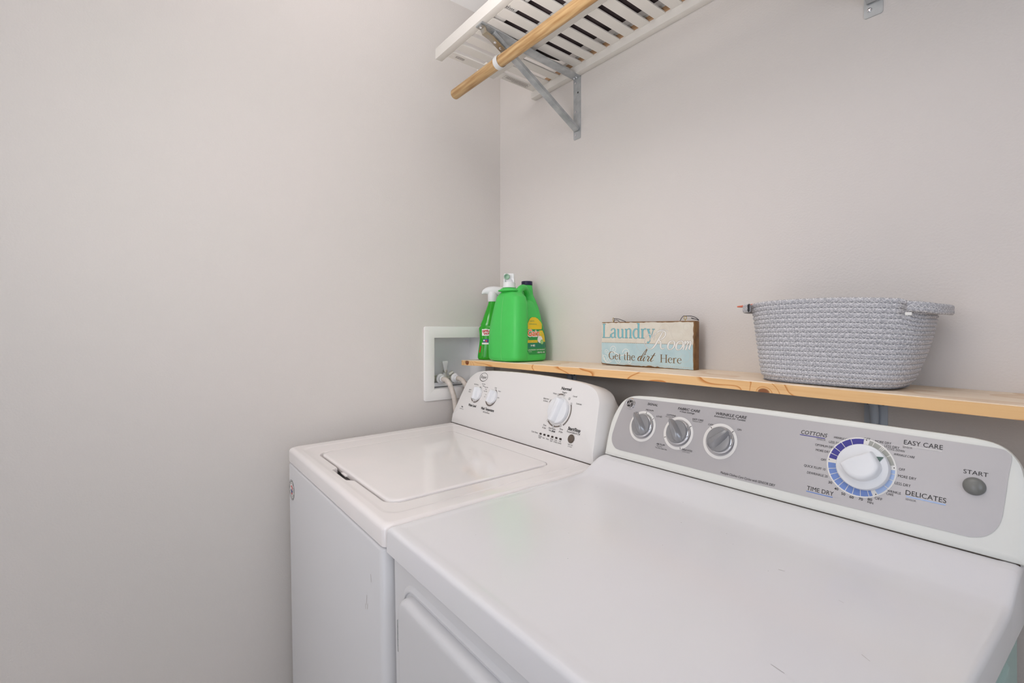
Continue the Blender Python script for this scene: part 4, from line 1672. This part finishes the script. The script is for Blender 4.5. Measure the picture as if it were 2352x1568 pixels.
for a in ((.045, .044, .012, 200, 1.3, .0016, WH, -1), (.090, .036, .013, 180, 1.3, .0018, WH, -1), (.018, .036, .008, 0, 1.3, .0014, WH, 1), (.063, .014, .011, 90, 1.4, .0016, WH, 1),
          (.100, .012, .010, 180, 1.3, .0016, WH, -1), (.030, .012, .009, 20, 1.2, .0015, WH, 1), (.010, .018, .012, 300, 1.1, .0014, WH, 1)):
    scroll(*a)
F.ribbon([(.004, .030, .001), (.012, .014, .003), (.022, .006, .002), (.04, .010, .001)], WH, .0002)
F.ribbon([(.02, .03, .001), (.045, .036, .0022), (.07, .028, .002), (.095, .034, .001)], WH, .0002)
for a in ((.055, .108, .018, 90, .9, .0006, SWL, -1), (.255, .090, .030, 100, .9, .0006, SWL, 1), (.215, .100, .020, 200, 1.1, .0006, SWL, -1), (.275, .105, .014, 0, 1.2, .0006, SWL, 1),
          (.015, .098, .012, 90, .9, .0005, SWL, 1), (.150, .060, .030, 150, .7, .0006, SWL, 1), (.170, .045, .022, 300, .8, .0006, SWL, -1), (.268, .032, .020, 80, 1.1, .0006, SWL, -1)):
    scroll(*a)
n = 88
for i in range(n):
    F.disc((.003 + i * (SW - .008) / n, zd), .00085, BR, .0003, 8)
for i in range(38):
    x = .06 + i * .0062
    F.poly([(x, .0050), (x + .0046, .0050), (x + .0023, .0078)], SWL, .0002)

# serif alphabet drawn as strokes, in units of cap height: (advance, [strokes])
T1, t1 = .135, .040
SER = {
    'L': (.66, [[(.13, 0, T1), (.13, 1, T1)], [(.0, .98, t1), (.28, .98, t1)], [(.0, .02, t1), (.60, .02, t1)], [(.61, .0, .07), (.64, .13, .045), (.65, .27, .02)]]),
    'a': (.50, [[(.06, .50, .10), (.10, .60, .07), (.22, .65, .045), (.33, .60, .10), (.35, .48, T1), (.35, .12, T1), (.38, .04, .06), (.46, .03, .03)],
                [(.34, .39, .04), (.20, .34, .05), (.08, .25, .10), (.07, .10, .11), (.16, .02, .06), (.28, .06, .035), (.34, .14, .03)]]),
    'u': (.60, [[(.0, .61, t1), (.13, .61, t1)], [(.11, .62, T1), (.11, .20, T1), (.15, .05, .10), (.25, .01, .055), (.36, .05, .035), (.44, .14, .03)], [(.33, .61, t1), (.46, .61, t1)],
                [(.44, .62, T1), (.44, .02, T1)], [(.44, .02, t1), (.56, .02, t1)]]),
    'n': (.60, [[(.0, .61, t1), (.12, .61, t1)], [(.12, .63, T1), (.12, .0, T1)], [(.0, .02, t1), (.25, .02, t1)], [(.13, .48, .03), (.22, .60, .04), (.33, .64, .07), (.43, .56, .11), (.44, .42, T1), (.44, .0, T1)],
                [(.32, .02, t1), (.57, .02, t1)]]),
    'd': (.58, [[(.42, 1.02, T1), (.42, .02, T1)], [(.28, 1.0, t1), (.42, 1.0, t1)], [(.42, .02, t1), (.55, .02, t1)],
                [(.40, .52, .03), (.28, .63, .05), (.13, .56, .10), (.05, .34, .13), (.10, .10, .11), (.24, .0, .055), (.36, .06, .03), (.41, .13, .03)]]),
    'r': (.44, [[(.0, .61, t1), (.12, .61, t1)], [(.12, .63, T1), (.12, .0, T1)], [(.0, .02, t1), (.27, .02, t1)], [(.13, .44, .03), (.20, .58, .05), (.30, .64, .06), (.37, .60, .11)]]),
    'y': (.52, [[(-.02, .61, t1), (.22, .61, t1)], [(.06, .62, T1), (.27, .04, T1)], [(.34, .61, t1), (.54, .61, t1)], [(.45, .62, t1), (.26, .02, t1), (.18, -.20, .05), (.09, -.27, .09), (.02, -.22, .10)]]),
    'G': (.78, [[(.64, .74, .02), (.64, .98, .05)], [(.64, .82, .03), (.54, .95, .045), (.38, 1.0, .055), (.18, .90, .11), (.06, .64, .15), (.06, .36, .15), (.18, .10, .11), (.38, .0, .055), (.56, .06, .05), (.63, .14, .04)],
                [(.63, .42, T1), (.63, .06, T1)], [(.48, .42, t1), (.76, .42, t1)]]),
    'e': (.50, [[(.07, .38, t1), (.42, .38, t1)], [(.42, .38, .10), (.38, .55, .09), (.25, .64, .045), (.11, .54, .10), (.05, .33, .13), (.10, .12, .11), (.24, .01, .06), (.36, .04, .05), (.44, .14, .03)]]),
    't': (.36, [[(.0, .60, t1), (.32, .60, t1)], [(.14, .84, .02), (.13, .70, .08), (.13, .20, T1), (.16, .06, .10), (.24, .01, .05), (.33, .06, .03)]]),
    'h': (.60, [[(.0, .99, t1), (.12, .99, t1)], [(.12, 1.0, T1), (.12, .0, T1)], [(.0, .02, t1), (.25, .02, t1)], [(.13, .48, .03), (.22, .60, .04), (.33, .64, .07), (.43, .56, .11), (.44, .42, T1), (.44, .0, T1)],
                [(.32, .02, t1), (.57, .02, t1)]]),
    'H': (.84, [[(.13, 0, T1), (.13, 1, T1)], [(.66, 0, T1), (.66, 1, T1)], [(.13, .52, t1), (.66, .52, t1)]] + [[(a, b, t1), (a + .26, b, t1)] for a in (0, .53) for b in (.02, .98)]),
    ' ': (.30, []),
}


def serif(txt, x, z, h, mi, outline=None, ow=0, kx=1.0):
    for ch in txt:
        adv, st = SER[ch]
        for pas in ((outline, ow, .0004), (mi, 0, .0007)):
            if pas[0] is None:
                continue
            for s_ in st:
                F.ribbon([(x + a * h * kx, z + b * h, c * h) for a, b, c in s_], pas[0], pas[2], grow=pas[1])
        x += adv * h * kx
    return x


serif('Laundry', .0035, .0770, .0405, TE, GR, .00055, 1.13)
serif('Get the', .0280, .0160, .0215, BR, None, 0, 1.27)
serif('Here', .1990, .0155, .0205, BR, None, 0, 1.36)


def script(strokes, x, z, h, mi, outline=None, ow=0, sl=.30, kx=1.0):
    for pas in ((outline, ow, .0009), (mi, 0, .0012)):
        if pas[0] is None:
            continue
        for s_ in strokes:
            F.ribbon([(x + (a * kx + sl * b) * h, z + b * h, c * h) for a, b, c in s_], pas[0], pas[2], grow=pas[1])


# 'Room' in an open script with long flourishes
Rg = [[(.48, 1.02, .05), (.34, .60, .10), (.18, .18, .09), (.02, .0, .04), (-.20, -.02, .03), (-.42, .12, .03), (-.60, .40, .03), (-.58, .72, .03), (-.40, .88, .03), (-.24, .78, .03), (-.22, .52, .03)],
      [(-.22, .62, .02), (.02, .92, .03), (.34, 1.08, .05), (.64, 1.02, .07), (.72, .82, .08), (.58, .62, .06), (.34, .54, .03)],
      [(.34, .54, .04), (.52, .42, .09), (.60, .16, .10), (.72, .02, .06), (.90, .06, .03)],
      [(.02, .52, .02), (.00, .80, .03), (.16, 1.06, .03), (.50, 1.16, .03), (.82, 1.06, .04)]]
script(Rg, .1720, .0500, .0440, WH, GR, .00055, sl=.30)
og = [[(.22, .50, .04), (.06, .42, .08), (.00, .20, .11), (.08, .02, .07), (.24, .0, .04), (.38, .12, .07), (.42, .32, .10), (.34, .48, .07), (.20, .50, .04)], [(.40, .42, .03), (.52, .40, .02)]]
script(og, .2200, .0500, .0440, WH, GR, .00055, sl=.22)
script(og, .2440, .0500, .0440, WH, GR, .00055, sl=.22)
mg = [[(.0, .40, .02), (.08, .50, .06), (.10, .42, .09), (.03, .0, .08)], [(.06, .20, .03), (.20, .48, .05), (.27, .42, .09), (.20, .0, .08)], [(.23, .20, .03), (.36, .48, .05), (.44, .40, .09), (.40, .10, .09), (.48, .04, .03)]]
script([s_ for s_ in mg], .2640, .0500, .0440, WH, GR, .00055, sl=.18)
# 'dirt' in brown script
dg = [[(.26, .44, .04), (.08, .36, .09), (.02, .14, .11), (.12, .0, .06), (.26, .10, .03), (.44, .60, .05), (.52, 1.0, .09), (.46, 1.06, .05), (.34, .70, .06), (.24, .20, .11), (.30, .02, .08), (.42, .08, .03)]]
ig = [[(.0, .14, .02), (.08, .42, .06), (.02, .12, .11), (.08, .0, .06), (.20, .12, .02)]]
rg = [[(.0, .14, .02), (.10, .50, .04), (.13, .40, .06), (.26, .40, .06), (.20, .12, .11), (.26, .0, .06), (.38, .12, .02)]]
tg = [[(.0, .12, .02), (.22, .78, .06), (.10, .30, .10), (.06, .08, .10), (.14, .0, .05), (.30, .14, .02)], [(-.04, .52, .03), (.34, .56, .03)]]
for g_, dx in ((dg, 0), (ig, .44), (rg, .62), (tg, .98)):
    script(g_, .1270 + dx * .0290 * 1.40, .0165, .0290, BR, sl=.36, kx=1.35)
F.disc((.1270 + .50 * .0290 * 1.40 + .0062, .0165 + .62 * .0290), .0014, BR, .0012, 10)
F.build('printed_face', [M_scream, M_sblue, M_steal, M_sgrey, M_swhite, M_sink, M_swirl], sign)
for nm, x, rt in (('hanger_eye', .034, 90), ('hanger_eye', .2640, 40)):
    bm = bmesh.new()
    add_tube(bm, [(x + .0032 * cos(a) * cos(rad(rt)), tk * .5 + .0032 * cos(a) * sin(rad(rt)), SH + .008 + .0040 * sin(a)) for a in [2 * PI * i / 16 for i in range(17)]], .0007, 8)
    add_tube(bm, [(x, tk * .5, SH - .002), (x, tk * .5, SH + .0045)], .0008, 8)
    obj(nm, bm, M_gold, sign)
wires = [[(.035, .012, .0085), (.042, .010, .010), (.055, .010, .0085), (.068, .012, .004), (.078, .012, .0006)],
         [(.040, .006, .0005), (.043, .006, .005), (.051, .006, .006), (.058, .006, .0025), (.060, .006, .0005)],
         [(.249, .012, .0006), (.253, .012, .0075), (.2585, .012, .0125), (.265, .012, .0125), (.280, .011, .0120), (.294, .010, .0075), (.3010, .012, .0010)],
         [(.300, .012, .0010), (.294, .010, .0040), (.286, .008, .0055), (.284, .006, .0070), (.292, .008, .0045)]]
for grp in (wires[:2], wires[2:]):
    bm = bmesh.new()
    for p in grp:
        add_tube(bm, [(a, b, c + SH) for a, b, c in cr(p, 6)], .0008, 8)
    obj('hanging_wire', bm, M_wire, sign)

# ------------------------------------------------------------------ rope basket
bx, by = 1.178, -.094
bz = zsh(1.18) + .0006
bk = thing('rope_basket', 'grey coiled rope basket with white zigzag stitching on the pine shelf', 'basket', (bx, by, bz))


def rope_mat():
    m, nt, b = node_mat('grey_cotton_rope', .9, .15)
    uv = nt.nodes.new('ShaderNodeUVMap')
    sx = nt.nodes.new('ShaderNodeSeparateXYZ')
    nt.links.new(uv.outputs['UV'], sx.inputs[0])
    u, v = sx.outputs['X'], sx.outputs['Y']
    tc = nt.nodes.new('ShaderNodeTexCoord')
    n = nt.nodes.new('ShaderNodeTexNoise')
    n.inputs['Scale'].default_value = 420
    n.inputs['Detail'].default_value = 3
    nt.links.new(tc.outputs['Object'], n.inputs['Vector'])
    n2 = nt.nodes.new('ShaderNodeTexNoise')
    n2.inputs['Scale'].default_value = 12
    nt.links.new(tc.outputs['Object'], n2.inputs['Vector'])
    c = mixc(nt, ramp(nt, n.outputs['Fac'], .38, .64), lin((172, 171, 175)), lin((214, 212, 214)))
    c = mixc(nt, mth(nt, 'MULTIPLY', ramp(nt, n2.outputs['Fac'], .4, .65), .15), c, lin((182, 182, 188)))
    # zigzag stitch centred on each coil boundary
    tri = mth(nt, 'MULTIPLY', mth(nt, 'SUBTRACT', mth(nt, 'PINGPONG', mth(nt, 'MULTIPLY', u, 1.0), .5), .25), 1.0)
    fv = mth(nt, 'SUBTRACT', mth(nt, 'FRACT', mth(nt, 'ADD', v, .5)), .5)
    d = mth(nt, 'ABSOLUTE', mth(nt, 'SUBTRACT', fv, tri))
    st = mth(nt, 'SUBTRACT', 1.0, ramp(nt, d, .05, .10))
    gr_ = mth(nt, 'SUBTRACT', 1.0, ramp(nt, mth(nt, 'ABSOLUTE', fv), .03, .12))
    c = mixc(nt, mth(nt, 'MULTIPLY', gr_, .45), c, lin((112, 110, 114)))
    c = mixc(nt, mth(nt, 'MULTIPLY', st, .9), c, lin((238, 236, 234)))
    nt.links.new(c, b.inputs['Base Color'])
    bp = nt.nodes.new('ShaderNodeBump')
    bp.inputs['Strength'].default_value = .5
    bp.inputs['Distance'].default_value = .0012
    nt.links.new(mth(nt, 'ADD', n.outputs['Fac'], mth(nt, 'MULTIPLY', st, .8)), bp.inputs['Height'])
    nt.links.new(bp.outputs['Normal'], b.inputs['Normal'])
    return m


M_rope = rope_mat()


def uvgrid(name, P, uvs, m, parent):
    """P[row][col] grid of points with uv per point"""
    R_, C_ = len(P), len(P[0])
    V = [p for r in P for p in r]
    Fc, U = [], []
    for i in range(R_ - 1):
        for j in range(C_ - 1):
            q = (i * C_ + j, i * C_ + j + 1, (i + 1) * C_ + j + 1, (i + 1) * C_ + j)
            Fc.append(q)
            U += [uvs[a // C_][a % C_] for a in q]
    me = bpy.data.meshes.new(name)
    me.from_pydata(V, [], Fc)
    l = me.uv_layers.new(name='UVMap')
    for i, q in enumerate(U):
        l.data[i].uv = q
    me.materials.append(m)
    me.polygons.foreach_set('use_smooth', [True] * len(me.polygons))
    o = bpy.data.objects.new(name, me)
    COL.objects.link(o)
    o.parent = parent
    return o


ROWS, PITCH = 18, .0087
NC = 120


def bsec(t):
    """half widths at height fraction t"""
    hx = .106 + .040 * t ** .9 + .004 * sin(PI * t)
    hl = .126 + .022 * t ** 1.3
    hy = .077 + .011 * t ** .8
    return hx, hl, hy


def bpt(a, t, off):
    hx, hl, hy = bsec(t)
    e = 2 / 3.4
    ca, sa = cos(a), sin(a)
    if ca < 0:
        hx = hl
    x = (hx + off) * (abs(ca) ** e) * (1 if ca >= 0 else -1)
    y = (hy + off) * (abs(sa) ** e) * (1 if sa >= 0 else -1)
    wob = .0018 * sin(3 * a + 4 * t) * t
    H_ = ROWS * PITCH
    zz = t * H_ * (1 - .045 * (max(0, x) / .15) ** 2 * t - .030 * (max(0, -x) / .15) ** 2 * t) - .014 * t ** 3 * sm((x - .108) / .025) + .0012 * t * sin(3 * a + 1)
    return (x + wob, y + wob, zz)


P, U = [], []
sub = 7
prof = []
# rounded bottom corner
for k in range(5):
    prof.append((0, -.016 * (1 - k / 5) ** 1.0, .0006 * k, -1 + k / 5))
for r in range(ROWS):
    for s_ in range(sub):
        q = s_ / sub
        t = (r + q) / ROWS
        o2 = .0030 * math.sqrt(max(0, 1 - (2 * q - 1) ** 2)) - .003
        c_ = -.009 * (1 - min(1, (r + q) / 2.2)) ** 2
        prof.append((t, o2 + c_, None, r + q))
prof.append((1, -.003, None, ROWS))
# over the rim and down inside
for k in range(1, 5):
    prof.append((1 - .001 * k, -.003 - .0018 * k, None, ROWS))
for r in range(12):
    prof.append((1 - (r + 1) / 13.0, -.011, None, ROWS))
ref = [bpt(2 * PI * j / NC, .6, 0) for j in range(NC + 1)]
arc = [0]
for j in range(NC):
    arc.append(arc[-1] + math.dist(ref[j][:2], ref[j + 1][:2]))
arc = [q * round(arc[-1] / .0105) / arc[-1] for q in arc]
for (t, off, zz, vv) in prof:
    row, ur = [], []
    for j in range(NC + 1):
        a = 2 * PI * j / NC
        p = bpt(a, t, off)
        if zz is not None:
            p = (p[0], p[1], zz)
        row.append(p)
        ur.append((arc[j], vv))
    P.append(row)
    U.append(ur)
uvgrid('basket_body', P, U, M_rope, bk)
bm = bmesh.new()
bm.faces.new([bm.verts.new((p[0] * .95, p[1] * .93, .003)) for p in [bpt(2 * PI * i / 60, 0, -.011) for i in range(60)]])
obj('basket_bottom', bm, M_rope, bk)


def handle(side):
    rows = []
    us_ = []
    if side > 0:
        path = cr([(.121, -.0815, .1385), (.128, -.0785, .1378), (.142, -.067, .1360), (.154, -.047, .1335), (.160, -.012, .133), (.156, .030, .1335), (.140, .060, .1355), (.112, .078, .1370)], 10)
    else:
        path = cr([(-.128, -.078, .1440), (-.142, -.066, .1435), (-.152, -.045, .1430), (-.157, -.015, .143), (-.155, .030, .144), (-.145, .055, .145), (-.120, .076, .146)], 10)
    hh = [0]
    for a, b in zip(path[:-1], path[1:]):
        hh.append(hh[-1] + math.dist(a, b))
    nsec = 18
    for i in range(len(path)):
        a, b = path[max(i - 1, 0)], path[min(i + 1, len(path) - 1)]
        d = Vector((b[0] - a[0], b[1] - a[1], 0)).normalized()
        nrm = Vector((d.y, -d.x, 0))
        row, ur = [], []
        for k in range(nsec + 1):
            q = k / nsec
            # two stacked coils: outline of a figure made of two bumps
            an = 2 * PI * q
            zz = .0085 * sin(an)
            nn_ = .0042 * abs(cos(an)) ** .7 * (1 if cos(an) > 0 else -1) * (.72 + .28 * abs(sin(2 * an)))
            p = Vector(path[i]) + nrm * nn_ + Vector((0, 0, zz))
            row.append(tuple(p))
            ur.append((hh[i] / .0088, zz / .0085 * .999))
        rows.append(row)
        us_.append(ur)
    return uvgrid('handle', rows, us_, M_rope, bk)


handle(1)
handle(-1)
obj('white_tag', box((.119, -.0830, .1235), (.1275, -.0795, .1285), .0005), M_swhite, bk)
bm = bmesh.new()
add_box(bm, (-.172, -.040, .1500), (-.130, -.020, .1530), .001)
bmesh.ops.rotate(bm, verts=bm.verts, cent=(-.15, -.03, .151), matrix=Matrix.Rotation(rad(-6), 3, 'Y'))
obj('orange_tag', bm, M_orange, bk)
bpy.context.view_layer.update()
